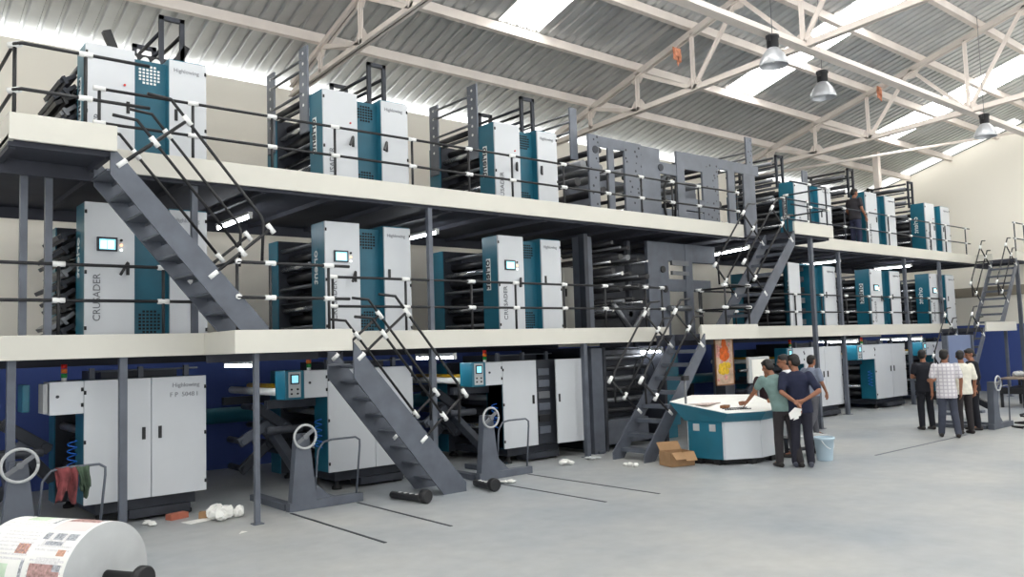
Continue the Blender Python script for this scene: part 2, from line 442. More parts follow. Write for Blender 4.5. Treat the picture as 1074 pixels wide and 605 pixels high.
for x, y in ((1.52, 10.35), (2.64, 10.3), (7.0, 10.3), (10.2, 10.28)): post(p1, x, y, 0, DL - .105, .085)
post(p1, 3.86, 9.36, 0, DL - .105, .06); post(p1, 1.5, 13.2, 0, DL - .105); post(p1, 7.0, 13.2, 0, DL - .105)
p2 = thing('press_platform', 'upper cream-edged gallery above the three nearest towers and the folder', 'platform')
deck(p2, 1.31, 15.6, YD + .03, 13.4, DU); deck(p2, 1.31, 2.3, 9.25, YD + .03, DU)
fascia(p2, (2.3, YD), (15.1, YD), ZU, .28); fascia(p2, (1.31, 9.2), (2.3, 9.2), ZU, .27); fascia(p2, (1.31, 9.2), (1.31, 13.4), ZU, .27)
for x, y in ((1.62, 10.35), (1.86, 10.32), (3.5, 10.4), (7.0, 10.3)): post(p2, x, y, DL, DU - .105, .075)
for x, y in ((12.9, 11.6),): post(p2, x, y, DL, DU - .105, .1)
post(p2, 1.5, 13.2, DL, DU - .105); post(p2, 7.0, 13.2, DL, DU - .105)
p3 = thing('press_platform', 'lower cream-edged gallery of the far press towers past the folder', 'platform')
deck(p3, 13.8, 26.0, YDR + .03, 13.4, DL); deck(p3, 12.02, 13.75, 9.15, 10.18, DL); deck(p3, 12.5, 13.75, 10.2, 11.2, DL)
fascia(p3, (13.8, YDR), (26.0, YDR), ZL); fascia(p3, (12.02, 9.1), (13.78, 9.1), ZL); fascia(p3, (13.75, 9.1), (13.75, YDR), ZL)
fascia(p3, (25.3, 9.25), (27.6, 9.25), ZL); deck(p3, 25.3, 27.6, 9.3, YDR + .03, DL)
for x, y in ((14.4, 10.6), (19.75, 10.58), (23.4, 10.58)): post(p3, x, y, 0, DL - .105, .09)
post(p3, 27.4, 9.5, 0, DL - .105, .08)
p4 = thing('press_platform', 'upper cream-edged gallery of the far press towers, where a man stands', 'platform')
deck(p4, 15.62, 28.8, YDR + .03, 13.4, DU); deck(p4, 15.62, 17.2, 9.35, YDR + .03, DU); deck(p4, 28.2, 29.5, 9.35, YDR + .03, DU)
fascia(p4, (17.2, YDR), (28.2, YDR), ZU, .28); fascia(p4, (15.62, 9.3), (17.2, 9.3), ZU, .27); fascia(p4, (28.2, 9.3), (29.5, 9.3), ZU, .27)
fascia(p4, (28.2, 9.95), (28.2, YDR), ZU, .28)
post(p4, 16.4, 9.42, 0, DU - .105, .085); post(p4, 28.75, 9.5, 0, DU - .105, .1)
for x in (19.75, 23.4, 25.7): post(p4, x, 10.6, DL, DU - .105, .085)

# ------------------------------------------------------------------ railings
RR = .019
def clampbit(parent, p, d, L=.13):
    d = V(d).normalized(); p = V(p); b = MB()
    b.cyl(p - d * L / 2, p + d * L / 2, .032, 10); b.build('pipe_clamp', 'clamp', parent)
def railing(label, pts, zt, zm, zb, posts, m='black', ends=True, clamps=True):
    """pts: plan polyline; posts: list of (x, y)"""
    t = thing('guard_rail', label, 'railing', (posts[0][0], posts[0][1], zb))
    o = V((posts[0][0], posts[0][1], zb))
    for nm, z in (('top_rail', zt), ('mid_rail', zm)):
        b = MB(); b.tube([V((x, y, z)) - o for x, y in pts], RR); b.build(nm, m, t)
    for x, y in posts:
        b = MB(); b.cyl(V((x, y, zb)) - o, V((x, y, zt)) - o, RR, 8); b.build('rail_post', m, t)
        if clamps:
            best = min(range(len(pts) - 1), key=lambda i: (V(pts[i]) + V(pts[i + 1]) - 2 * V((x, y))).length)
            d = V(pts[best + 1]) - V(pts[best]); d = V((d.x, d.y, 0))
            for z in (zt, zm): clampbit(t, V((x, y, z)) - o, d)
    return t
railing('black pipe railing along the upper gallery front, from the first tower to the folder', [(2.37, YD + .08), (15.1, YD + .08)], 5.14, 4.73, DU,
        [(x, YD + .08) for x in (2.37, 3.45, 4.49, 5.42, 6.71, 7.78, 8.68, 9.86, 10.98, 11.91, 12.83, 13.68, 15.02)])
railing('black pipe railing around the upper stair landing nearest the camera', [(2.64, 9.25), (1.42, 9.25), (1.36, 9.32), (1.36, 13.2)], 5.16, 4.69, DU,
        [(1.37, 9.34), (2.0, 9.25), (1.36, 11.2), (1.36, 13.1)])
railing('black pipe railing along the lower gallery by the first tower', [(.6, YD + .08), (3.6, YD + .08), ], 3.05, 2.64, DL, [(.9, YD + .08), (1.96, YD + .08), (3.09, YD + .08)])
railing('black pipe railing at the back edge of the stair landing on the lower gallery', [(3.6, 9.28), (3.6, YD)], 3.05, 2.64, DL, [(3.62, 9.3)])
railing('black pipe railing along the lower gallery from the second tower to the folder', [(5.3, YD + .08), (12.4, YD + .08)], 3.01, 2.6, DL,
        [(x, YD + .08) for x in (5.35, 6.54, 7.76, 8.67, 9.77, 10.79, 11.9, 12.38)])
railing('black pipe railing on the front of the middle stair landing', [(3.6, 9.25), (5.05, 9.25)], 3.04, 2.63, DL, [(4.0, 9.25), (4.76, 9.25)])
railing('grey pipe railing of the upper far gallery, in front of the standing man', [(17.25, YDR + .08), (28.1, YDR + .08)], 5.28, 4.8, DU,
        [(x, YDR + .08) for x in (17.3, 18.4, 20.17, 21.36, 22.58, 23.9, 25.22, 26.27, 27.77)], 'steeldk')
railing('grey pipe railing on the small upper landing beside the folder', [(15.66, 9.38), (17.16, 9.38), (17.16, 10.5)], 5.3, 4.8, DU, [(17.14, 9.4), (16.4, 9.38), (17.16, 10.4)], 'steeldk')
railing('dark pipe railing along the lower far gallery', [(13.9, YDR + .08), (25.9, YDR + .08)], 3.0, 2.58, DL,
        [(x, YDR + .08) for x in (14.0, 15.2, 16.4, 17.6, 18.8, 20.0, 21.2, 22.4, 23.6, 24.8, 25.8)])
railing('dark pipe railing on the lower landing above the flower poster', [(12.9, 9.2), (13.7, 9.2), (13.7, 10.5)], 3.0, 2.58, DL, [(12.9, 9.2), (13.68, 9.22), (13.7, 10.4)])
railing('grey pipe railing on the last upper landing by the gable wall', [(28.3, 9.38), (29.5, 9.38)], 5.35, 4.85, DU, [(28.4, 9.38), (29.2, 9.38)], 'steeldk')
railing('grey pipe railing across the back of the last upper landing', [(26.6, 13.3), (29.4, 13.3)], 5.3, 4.8, DU, [(26.7, 13.3), (28.0, 13.3), (29.3, 13.3)], 'steeldk')

# ------------------------------------------------------------------ stairs
def stair(label, xf, xt, y0, y1, z0, z1, n, ext, sx=-1, loop=True, hr=.86, mr=.40):
    """rises from x=xf (z0) to x=xt (z1); y0 front, y1 back; ext = vertical extent of the stringer"""
    t = thing('steel_stair', label, 'staircase', (xf, y0, z0))
    L, Hh = xt - xf, z1 - z0
    sg = 1 if L > 0 else -1
    dx = ext / (Hh / abs(L)) * -sg           # horizontal offset of lower edge
    for y in (y0, y1 - .03):
        b = MB()
        # upper edge from (0,+) to (L,Hh); lower edge shifted down by ext, cut at floor and top
        xlow = sg * ext / (Hh / abs(L))
        b.plate([(0, y - y0, 0), (xlow, y - y0, 0), (L, y - y0, Hh - ext), (L, y - y0, Hh), (sg * -0.0, y - y0, .12)], (0, .03, 0))
        b.build('stringer', 'steel', t)
    for i in range(1, n):
        f = i / n
        cx = L * f + sg * .10; z = Hh * f - .06
        b = MB(); b.box(cx - .11, cx + .11, .03, y1 - y0 - .03, z - .012, z + .012)
        b.box(cx - sg * .11 - .006, cx - sg * .11 + .006, .03, y1 - y0 - .03, z - .05, z + .012)
        b.build('tread', 'steel', t)
    # handrails
    sl = V((L, 0, Hh)).normalized(); nrm = V((-sl.z * sg, 0, sl.x * sg)) * 1.0
    if nrm.z < 0: nrm = -nrm
    for y in (.015, y1 - y0 - .015):
        def at(f, h): return V((L * f, y, Hh * f)) + nrm * h
        for nm, h in (('handrail', hr), ('mid_rail', mr)):
            a, c = at(.43 if h > .5 else .40, h), at(1.02, h)
            e_ = c + V((sg * .25, 0, .02)); pts = [a, c, e_]
            if h > .5 and loop: pts = [a + V((-.02 * sg * -1, 0, -.5)), a + V((0, 0, -.05)), a + sl * .05, c, e_]
            b = MB(); b.tube(pts, RR); b.build(nm, 'black', t)
        for f in (.38, .92):
            b = MB(); b.cyl(at(f, -.1), at(f, hr + .02), RR, 8); b.build('rail_post', 'black', t)
            clampbit(t, at(f, -.04), nrm, .12); clampbit(t, at(f, mr), sl, .13); clampbit(t, at(f, hr), sl, .13)
    return t
stair('steel stair from the highest landing down to the lower gallery nearest the camera', 4.05, 2.25, 9.27, 10.0, DL, DU + .03, 10, .33)
stair('steel stair from the lower gallery to the floor by the second press tower', 6.78, 5.08, 9.22, 9.95, 0, DL, 9, .46)
stair('steel stair behind the control console, rising from the floor beside the cardboard box', 10.25, 12.0, 9.02, 9.74, 0, DL, 9, .3)
stair('steel stair rising from the lower landing above the poster to the upper far gallery', 13.62, 15.6, 9.3, 10.02, DL, DU, 10, .3)
stair('far steel stair up to the last landing by the gable wall', 26.5, 28.2, 9.3, 10.05, DL, DU, 9, .26)
stair('far steel stair from the floor behind the group of four men', 23.6, 25.3, 9.3, 10.05, 0, DL, 9, .26)

# ------------------------------------------------------------------ printing units
def handle(parent, x, z, open_=False):
    b = MB(); b.box(x - .02, x + .02, -.035, -.018, z - .075, z + .075, bev=.006)
    if open_:
        m = Matrix.Translation((x, -.03, z + .08)) @ Matrix.Rotation(R(34), 4, 'Y') @ Matrix.Rotation(R(-28), 4, 'X')
        b.box(-.016, .016, -.014, .014, -.22, 0, bev=.004, mtx=m)
    b.build('handle', 'black', parent)
def hinge(parent, x, z):
    b = MB(); b.cyl((x, -.02, z - .022), (x, -.02, z + .022), .014, 8); b.build('hinge', 'black', parent)
VERT = lambda x, z: frame((x, -.026, z), (0, 0, 1), (-1, 0, 0))     # reads upwards on a front face

def printing_unit(label, x0, zb, zt, w, screen=False, gantry=False, uprights=False, nightrail=False, vent='both', opened=False, brackets=False, side='white', vent_light_paint=False, y0=10.7):
    w1, w2, w3 = w
    t = thing('printing_unit', label, 'printing press unit', (x0, y0, zb))
    H = zt - zb
    # front tower: two cabinets with teal sides, a recessed teal panel between them
    for nm, a, c in (('front_cabinet', 0, w1), ('rear_cabinet', w2, w3)):
        if opened and nm == 'front_cabinet':
            b = MB(); b.box(a, a + .03, 0, .42, 0, H, bev=.004); b.box(c - .02, c, .05, .42, 0, H); b.box(a, c, .38, .42, 0, H); b.box(a, c, 0, .42, H - .03, H)
        else:
            b = MB(); b.box(a, c, .012, .42, 0, H, bev=.006)
        cab = b.build(nm, 'teal', t)
    d1 = None
    if not opened:
        b = MB(); b.box(0, w1, -.02, .012, .01, H, bev=.006); d1 = b.build('door', 'white', t)
    else:
        m = Matrix.Rotation(R(-62), 4, 'Z') @ Matrix.Identity(4)
        b = MB(); b.box(0, w1, -.03, .0, .01, H, bev=.006, mtx=Matrix.Translation((0, -.03, 0)) @ Matrix.Rotation(R(-172), 4, 'Z')); d1 = b.build('door', 'white', t, 'open white door')
        for k in range(6):
            b = MB(); z = .2 + k * (H - .35) / 5; b.box(.05, w1 - .06, .2, .36, z, z + .13, bev=.01); b.build('drive_block', random.choice(['steeldk', 'rollgrey', 'black']), t)
    b = MB(); b.box(w2, w3, -.02, .012, .01, H - .02, bev=.006); d2 = b.build('door', 'white', t)
    b = MB(); b.box(w1, w2, .13, .17, 0, H - .05, bev=.004); rp = b.build('recess_panel', 'tealdk', t)
    def grid(z0, z1, xa, xb, n, k, m):
        b = MB(); dx = (xb - xa) / n; dz = (z1 - z0) / k
        for i in range(n):
            for j in range(k):
                if (i in (0, n - 1) and j in (0, k - 1)): continue
                b.box(xa + dx * (i + .18), xa + dx * (i + .82), .124, .131, z0 + dz * (j + .2), z0 + dz * (j + .8))
        b.build('vent_grille', m, rp)
    g0, g1 = w1 + .08, w2 - .07
    if vent in ('both', 'top'): grid(H - .36, H - .1, g0, g1, 6, 6, 'clamp' if vent_light_paint else 'hole')  # white squares paint the light that shows through the top vent
    if vent in ('both', 'low'): grid(.18, .48, g0, g1, 6, 7, 'hole')
    # lettering, handles, hinges
    hz = zb + H - 5.82 + 5.04 if False else H - .72
    if d1 is not None and not opened:
        text('lettering', 'CRUSADER', .115, 'inkmid', d1, VERT(.17 if w3 < 1.5 else .22, H - 1.44), spacing=1.0)
        handle(d1, w1 - .08, H - .8 if screen else H - .74, open_=screen or uprights)
        for z in (H - .12, H - .85, .25): hinge(d1, .012, z)
    text('maker_lettering', 'Highlowing', .072, 'inklight', d2, frame((w3 - .42, -.024, H - .17), (1, 0, 0), (0, 0, 1)), align='LEFT')
    handle(d2, w2 + .08, H - .74, open_=(uprights and not screen)); op_ = 1
    for z in (H - .14, H - .9, .22): hinge(d2, w3 - .012, z)
    if screen and not opened:
        b = MB(); b.box(.13, .36, -.045, -.018, H - .59, H - .42, bev=.006); bz = b.build('screen_bezel', 'steeldk', d1)
        b = MB(); b.box(.155, .335, -.049, -.044, H - .57, H - .445); b.build('screen', 'screen', bz)
        b = MB(); b.box(.17, .235, -.051, -.048, H - .56, H - .465); b.box(.25, .315, -.051, -.048, H - .56, H - .465); b.build('screen_window', 'screenw', bz)
        for k, mm in enumerate(('black', 'led', 'ledw')):
            b = MB(); b.cyl((.405, -.02, H - .45 - k * .06), (.405, -.04, H - .45 - k * .06), .016, 10); b.build('push_button', mm, d1)
    elif d1 is not None and not opened:
        b = MB(); b.cyl((w1 - .12, -.02, H - .46), (w1 - .12, -.035, H - .46), .014, 10); b.build('push_button', 'red', d1)
    # vertical maker's mark on the side panel
    b = MB(); b.box(-.006, .002, .2, .31, H - .92, H - .38, bev=.002); pl = b.build('name_plate', 'clamp' if side == 'white' else 'teal', t)
    text('side_lettering', 'orient', .2, 'ink' if side == 'white' else 'clamp', pl, frame((-.009, .30, H - .88), (0, 0, 1), (0, 1, 0)) @ Matrix.Identity(4) if False else frame((-.008, .215, H - .4), (0, 0, -1), (0, 1, 0)), bold=.004)
    # rear frame
    b = MB(); b.box(.012, w3, 1.6, 1.95, 0, H - .1, bev=.008); rf = b.build('rear_frame', 'steeldk', t)
    b = MB(); b.box(-.004, .011, 1.605, 1.95, 0, H - .1, bev=.003); b.build('side_panel', 'teal', rf)
    b = MB(); b.box(.42, w3 - .06, .42, 1.6, .1, H - .25); b.build('dark_filler', 'steeldk', t)  # dark filler box, added so the gap behind the rollers looks dark
    # rollers across the gap
    zs = [.1, .26, .4, .55, .72, .88, 1.05, 1.2, 1.36, 1.5]
    for k, z in enumerate(zs):
        if z > H - .08: continue
        rr = [.05, .03, .08, .045, .085, .03, .08, .05, .07, .03][k]
        mm = ['chrome', 'rollgrey', 'rolldark', 'chrome', 'rolldark', 'rollgrey', 'rolldark', 'chrome', 'rolldark', 'rollgrey'][k]
        x = [.12, .05, .26, .1, .24, .06, .22, .1, .24, .08][k]
        b = MB(); b.cyl((x, .42, z), (x, 1.6, z), rr, 16); b.build('roller', mm, t)
    for k, z in enumerate((.16, .62)):
        if z > H - .1: continue
        b = MB(); m = Matrix.Translation((.06, 0, z)) @ Matrix.Rotation(R(35), 4, 'Y')
        b.box(-.05, .1, .45, 1.58, -.008, .008, bev=.003, mtx=m); b.build('guard_plate', ['rollgrey', 'steeldk', 'rollgrey'][k], t)
    if brackets:       # fan of folding arms sticking out of the end
        for k in range(10):
            z = .16 + k * (H - .3) / 10
            b = MB(); m = Matrix.Translation((.0, 1.0, z)) @ Matrix.Rotation(R(-38 + 8 * (k % 2)), 4, 'Y')
            b.box(-.2 - .05 * (k % 3), .02, -.45, .5, -.025, .025, bev=.004, mtx=m); b.box(-.16, -.12, -.5, .55, -.06, .04, mtx=m); b.build('web_guide_arm', ['steeldk', 'steeldk', 'rollgrey', 'black'][k % 4], t)
    if uprights:
        for ya, zlo, zhi in ((.42, H - .55, H + .78), (1.62, H - .62, H + .7)):
            b = MB(); b.box(-.03, .0, ya, ya + .27, zlo, zhi, bev=.004); b.mi = 1
            for z in [zhi - .1 - .16 * q for q in range(6)]:
                b.cyl((-.034, ya + .135, z), (.004, ya + .135, z), .024, 10)
            b.build('upright', ['plate', 'clamp'], t)
        for z in (H + .6, H + .44, H + .08):
            b = MB(); b.cyl((-.015, .6, z), (-.015, 1.75, z), .022, 10); b.build('cross_rod', 'rollgrey', t)
        b = MB(); b.cyl((.05, .5, H - .02), (.05, 1.7, H - .02), .05, 12); b.build('roller', 'rolldark', t)
    if gantry is not False:
        xa = gantry
        if xa < .5:
            for k in range(9):
                gz = .62 - k * .14; gx = xa - .1 - .07 * (k % 3)
                b = MB(); b.cyl((gx, .43, H + gz), (gx, 1.72, H + gz), [.03, .045, .022][k % 3], 10); b.build('web_roller', ['rolldark', 'rollgrey', 'steeldk'][k % 3], t)
        for yy in (.4, 1.65):
            b = MB(); hh = .72
            b.box(xa, xa + .06, yy, yy + .05, H - .1, H + hh); b.box(xa + .27, xa + .33, yy, yy + .05, H - .1, H + hh); b.box(xa, xa + .33, yy, yy + .05, H + hh - .06, H + hh)
            gf = b.build('gantry_frame', 'steeldk', t)
        for k, (gx, gz) in enumerate(((xa + .03, .5), (xa + .3, .5), (xa + .03, .25), (xa + .3, .25), (xa + .16, .05))):
            b = MB(); b.cyl((gx, .42, H + gz), (gx, 1.68, H + gz), .026, 10); b.build('cross_rod', 'rolldark' if k % 2 else 'steeldk', t)
    return t
WL = (.56, .98, 1.45)
WR = (.63, 1.12, 1.70)
XT = [2.31, 5.45, 8.65]
XR_ = [18.02, 21.56, 25.2]
printing_unit('upper printing unit nearest the camera, white doors either side of a teal vent panel', XT[0], DU, 5.82, WL, gantry=.98, brackets=True, vent='top', vent_light_paint=True)
printing_unit('upper printing unit of the second tower, grey uprights and open black handles', XT[1], DU, 5.82, WL, gantry=1.0, uprights=True)
printing_unit('upper printing unit of the third tower, beside the grey folder plates', XT[2], DU, 5.82, WL, gantry=.98, uprights=True)
printing_unit('lower gallery printing unit behind the steel stair, with lit screen and CRUSADER lettering', XT[0], DL, 3.86, WL, screen=True, brackets=True, vent='low', side='teal')
printing_unit('lower gallery printing unit of the second tower, lit screen behind the stair handrail', XT[1], DL, 3.86, WL, screen=True, side='teal')
printing_unit('lower gallery printing unit of the third tower, lit screen beside the dark folder', XT[2], DL, 3.86, WL, screen=True)
u4 = printing_unit('upper printing unit just past the folder, at the head of the stair', XR_[0], DU, 5.80, WR, gantry=-.06, vent='none')
b = MB(); b.box(1.18, 1.42, .43, .47, 1.2, 2.05, bev=.004); b.build('upright', 'plate', u4)
printing_unit('upper printing unit behind the man standing on the gallery', XR_[1], DU, 5.88, WR, gantry=-.06, vent='none', side='teal')
printing_unit('last upper printing unit, nearest the gable wall', XR_[2], DU, 5.9, WR, gantry=-.06, vent='none', side='teal')
printing_unit('lower gallery printing unit past the folder with its white door standing open', XR_[0], DL, 3.76, WR, vent='none', opened=True)
printing_unit('lower gallery printing unit of the far middle tower, small screen on its white door', XR_[1], DL, 3.76, WR, screen=True, vent='none')
printing_unit('last lower gallery printing unit, beside the far stair', XR_[2], DL, 3.76, WR, screen=True, vent='none', side='teal')
# loose top pieces on the first unit and back beams
t = thing('web_bracket', 'black angled bracket and rods on top of the nearest upper unit', 'machine bracket', (2.9, 11.15, 5.8))
b = MB(); b.box(-.1, .75, -.04, .04, .06, .15, bev=.01); b.build('cross_bar', 'black', t)
for x, a in ((-.12, -22), (.6, 24)):
    b = MB(); b.box(-.05, .05, -.05, .05, 0, .36, bev=.01, mtx=Matrix.Translation((x, 0, .05)) @ Matrix.Rotation(R(a), 4, 'Y')); b.build('bracket_arm', 'black', t)
for x in (.05, .2, .34):
    b = MB(); b.cyl((x, -.1, .05), (x, .1, .05), .05, 12); b.build('white_roller', 'clamp', t)

# ------------------------------------------------------------------ floor units
def floor_unit(label, x0, w, box=True, panel=True, opened=False, lettering=False, conveyor=True, y0=10.68, boxl=.62, ajar=0):
    t = thing('floor_unit', label, 'printing press unit', (x0, y0, 0))
    zb, zt = .27, 1.72
    split = w * .53
    b = MB(); b.box(.0, w, .012, .42, zb, zt, bev=.006); b.build('cabinet_body', 'teal' if not opened else 'steeldk', t)
    if opened:
        b = MB(); b.box(.0, .03, .0, .43, zb, zt); b.build('side_panel', 'teal', t)
    b = MB(); b.box(0, split - .004, -.02, .012, zb, zt, bev=.005); d1 = b.build('door', 'white', t)
    handle(d1, split - .09, 1.05)
    if not opened:
        b = MB(); b.box(split + .004, w, -.02, .012, zb, zt, bev=.005); d2 = b.build('door', 'white', t)
        handle(d2, split + .1, 1.05)
    else:
        b = MB(); b.box(0, w - split, -.03, 0, zb, zt, bev=.005, mtx=Matrix.Translation((w + .12, 0, 0)) @ Matrix.Rotation(R(40), 4, 'Z') @ Matrix.Translation((-(w - split), -.0, 0)) if False else Matrix.Translation((split + .34, -.12, 0)) @ Matrix.Rotation(R(-4), 4, 'Z'))
        d2 = b.build('door', 'white', t, 'white door swung open')
        b = MB(); b.box(split + .38, split + .42, -.16, -.14, .98, 1.12, bev=.005); b.build('handle', 'black', d2)
        for k in range(6):
            b = MB(); z = .45 + k * .2; b.box(split + .04, split + .3, -.02, .02, z, z + .12, bev=.01); b.build('control_relay', random.choice(['steel', 'rollgrey', 'black', 'rollgrey']), t)
    if lettering:
        text('maker_lettering', 'Highlowing', .075, 'inklight', d2, frame((w - .42, -.024, zt - .13), (1, 0, 0), (0, 0, 1)))
        text('model_lettering', 'F P  5048 I', .08, 'inklight', d2, frame((w - .45, -.024, zt - .25), (1, 0, 0), (0, 0, 1)))
    for z in (zt - .14, 1.0, zb + .12): hinge(d1, .01, z)
    for z in (zt - .14, 1.0, zb + .12): hinge(t, w - .01, z)
    # plinth frame and feet
    b = MB(); b.box(.15, w - .1, .1, 1.9, .12, zb - .02, bev=.01); b.box(.5, w - .2, -.02, .3, .04, .14)
    b.build('base_frame', 'steeldk', t)
    for x in (.2, w - .2):
        for y in (.15, 1.75):
            b = MB(); b.lathe([(.07, 0), (.07, .04), (.035, .06), (.035, .14)], 12, origin=(x, y, 0)); b.build('levelling_foot', 'rubber', t)
    # body behind
    b = MB(); b.box(.5, w - .05, .42, 1.6, .25, 1.6); b.box(.3, w - .2, .5, 1.5, 1.6, 1.82); b.build('machine_body', 'steeldk', t)
    b = MB(); b.box(.012, w, 1.6, 1.95, .1, 1.7, bev=.01); rf = b.build('rear_frame', 'steeldk', t)
    b = MB(); b.box(-.004, .011, 1.605, 1.95, .1, 1.7, bev=.003); b.build('side_panel', 'teal', rf)
    for k, (x, z, r_, mm) in enumerate(((.2, 1.35, .08, 'rolldark'), (.1, 1.1, .05, 'rollgrey'), (.25, .85, .1, 'rolldark'), (.12, .6, .05, 'chrome'), (.3, .4, .08, 'rolldark'))):
        b = MB(); b.cyl((x, .42, z), (x, 1.6, z), r_, 14); b.build('roller', mm, t)
    # overhead wires and bar above the cabinet
    b = MB(); b.cyl((.1, .3, 1.82), (w, .3, 1.82), .012, 6)
    for x in (.15, w * .5, w - .15): b.box(x - .03, x + .03, .27, .33, 1.72, 1.86)
    b.build('top_bar', 'steel', t)
    # signal tower
    sx = -.16 if box else .1
    b = MB(); b.cyl((sx, .25, 1.7), (sx, .25, 1.76), .03, 10); b.build('signal_base', 'clamp', t)
    for k, mm in enumerate(('green', 'orange', 'red')):
        b = MB(); b.cyl((sx, .25, 1.76 + k * .055), (sx, .25, 1.81 + k * .055), .034, 12); b.build('signal_light', mm, t)
    if box:
        b = MB(); b.box(-boxl + .26, -.005, -.02, .34, 1.34, 1.72, bev=.008); bx = b.build('junction_box', 'white', t)
        b = MB(); b.cyl((-boxl + .34, -.02, 1.55), (-boxl + .34, -.032, 1.55), .018, 10); b.build('lock', 'ink', bx)
        for z in (1.44, 1.62): hinge(bx, -.02, z)
        if panel:
            b = MB(); b.box(-boxl - .03, -boxl + .255, -.03, .3, 1.33, 1.73, bev=.02); cp = b.build('control_panel', 'teal', t)
            b = MB(); b.box(-boxl + .02, -boxl + .2, -.036, -.028, 1.36, 1.71, bev=.003); b.build('panel_face', 'papergrey', cp)
            b = MB(); b.box(-boxl + .045, -boxl + .175, -.046, -.034, 1.54, 1.68, bev=.005); bz = b.build('screen_bezel', 'steeldk', cp)
            b = MB(); b.box(-boxl + .065, -boxl + .155, -.05, -.045, 1.56, 1.66); b.build('screen', 'screen', bz)
            for k in range(4):
                b = MB(); x, z = -boxl + .06 + .09 * (k % 2), 1.41 + .06 * (k // 2); b.cyl((x, -.036, z), (x, -.05, z), .014, 8); b.build('push_button', 'black', cp)
        else:
            b = MB(); b.box(-boxl + .2, -boxl + .25, .02, .3, 1.36, 1.7, bev=.01); b.build('control_panel', 'papergrey', t)
            b = MB(); b.box(-boxl + .02, -boxl + .1, .2, .5, 1.38, 1.7, bev=.02); b.build('hinged_flap', 'teal', t)
    if conveyor:
        b = MB(); b.cyl((-.5, .4, 1.42), (-.5, 2.3, 1.42), .055, 16); b.build('paper_roller', 'paper', t)
        b = MB(); b.cyl((-.25, .4, 1.47), (-.25, 2.2, 1.47), .05, 14); b.build('yellow_roller', 'yellow', t)
        b = MB(); b.box(-.75, -.01, .35, .45, 1.2, 1.32, bev=.01); b.build('infeed_frame', 'steeldk', t)
        b = MB(); b.box(-.75, .0, 1.97, 2.07, 1.2, 1.32, bev=.01); b.build('infeed_frame', 'steeldk', t)
    # dark tension arms below the box
    for k, (x, z, a) in enumerate(((-.45, 1.05, 35), (-.6, .85, -30), (-.3, .7, 50), (-.5, .45, -40))):
        m = Matrix.Translation((x, .9 + .15 * k, z)) @ Matrix.Rotation(R(a), 4, 'Y')
        b = MB(); b.box(-.32, .32, -.04, .04, -.07, .07, bev=.02, mtx=m)
        b.cyl(m @ V((.26, -.1, 0)), m @ V((.26, .5, 0)), .06, 12); b.cyl(m @ V((-.26, -.1, 0)), m @ V((-.26, .5, 0)), .045, 12)
        b.build('tension_arm', ['steeldk', 'steel', 'steeldk', 'steeldk'][k], t)
    b = MB(); pts = []
    for k in range(46):
        a = k * .7; pts.append(V((-.1 + .05 * math.cos(a), .1 + .05 * math.sin(a), 1.02 - k * .009)))
    b.tube(pts, .008, 6); b.build('coiled_hose', 'hose', t)
    return t
floor_unit('white floor unit marked FP 5048 I, nearest the paper roll', 2.31, 1.42, panel=False, lettering=True, conveyor=False)
floor_unit('white floor unit behind the long stair, second from the paper roll', 5.45, 1.42)
floor_unit('white floor unit with its second door swung open, beside the stair to the floor', 8.65, 1.42, opened=True)
floor_unit('far white floor unit behind the men at the console', 18.0, 1.75, boxl=.75)
floor_unit('far white floor unit with teal side, between two far posts', 21.5, 1.75, boxl=.95)
floor_unit('last far floor unit, behind the man in black', 25.1, 1.75, boxl=.75)

# ------------------------------------------------------------------ folder between the tower groups
t = thing('folder_superstructure', 'tall grey perforated folder plates on the upper gallery, past the third tower', 'folder frame', (10.95, 10.7, DU))
def fp(name, x0, x1, z0, z1, m='plate', y=(0, .05)):
    fp.n += 1; e = .0023 * (fp.n % 7)
    b = MB(); b.box(x0 - 10.95, x1 - 10.95, y[0] + e, y[1] + e, z0 - DU, z1 - DU, bev=.004); return b.build(name, m, t)
fp.n = 0
fp('perforated_upright', 10.95, 11.22, DU, 5.95, 'perf'); fp('slotted_upright', 11.48, 11.64, DU, 5.75)
fp('top_beam', 11.22, 11.95, 5.74, 5.94); fp('perforated_plate', 11.95, 12.45, DU, 5.94, 'perf')
fp('smooth_plate', 12.455, 13.02, DU, 5.92); fp('top_beam', 13.02, 13.55, 5.42, 5.66); fp('side_plate', 13.55, 13.8, DU, 5.95)
fp('top_beam', 13.8, 14.42, 5.6, 5.96); fp('perforated_plate', 14.42, 14.98, DU, 5.97, 'perf'); fp('top_beam', 14.98, 16.55, 5.74, 5.97)
fp('slotted_upright', 15.35, 15.6, DU, 5.75); fp('side_plate', 15.95, 16.4, DU, 5.97); fp('bottom_beam', 13.02, 14.42, DU, 4.7)
fp('cross_panel', 13.8, 14.42, 4.72, 4.98)
fp('mast', 10.78, 10.96, 5.5, 6.5, 'plate', (.3, .34)); fp('mast', 16.55, 16.8, DU, 6.75, 'perf', (.3, .34))
for xx in ((10.95, 11.22), (11.95, 13.0), (14.42, 14.98), (15.95, 16.4)): fp('rear_plate', xx[0], xx[1], DU, 5.85, 'plate', (1.7, 1.75))
fp('rear_beam', 10.95, 16.4, 5.35, 5.6, 'plate', (1.7, 1.75))
for k in range(26):
    x = 10.75 + (k % 9) * .62 + random.uniform(-.1, .1); z = [.35, .75, 1.15, 1.45][k % 4] + random.uniform(-.08, .08)
    b = MB(); b.cyl((x - 10.95, .05, z), (x - 10.95, 1.7, z), random.choice([.04, .06, .08]), 12); b.build('roller', ['chrome', 'rolldark', 'rollgrey', 'rolldark'][k % 4], t)
for x, z in ((13.03, 5.66), (11.12, 5.78)):
    b = MB(); b.cyl((x - 10.95, -.01, z - DU - .12), (x - 10.95, .03, z - DU - .12), .075, 18); b.build('bearing_cover', 'steeldk', t)
b = MB()
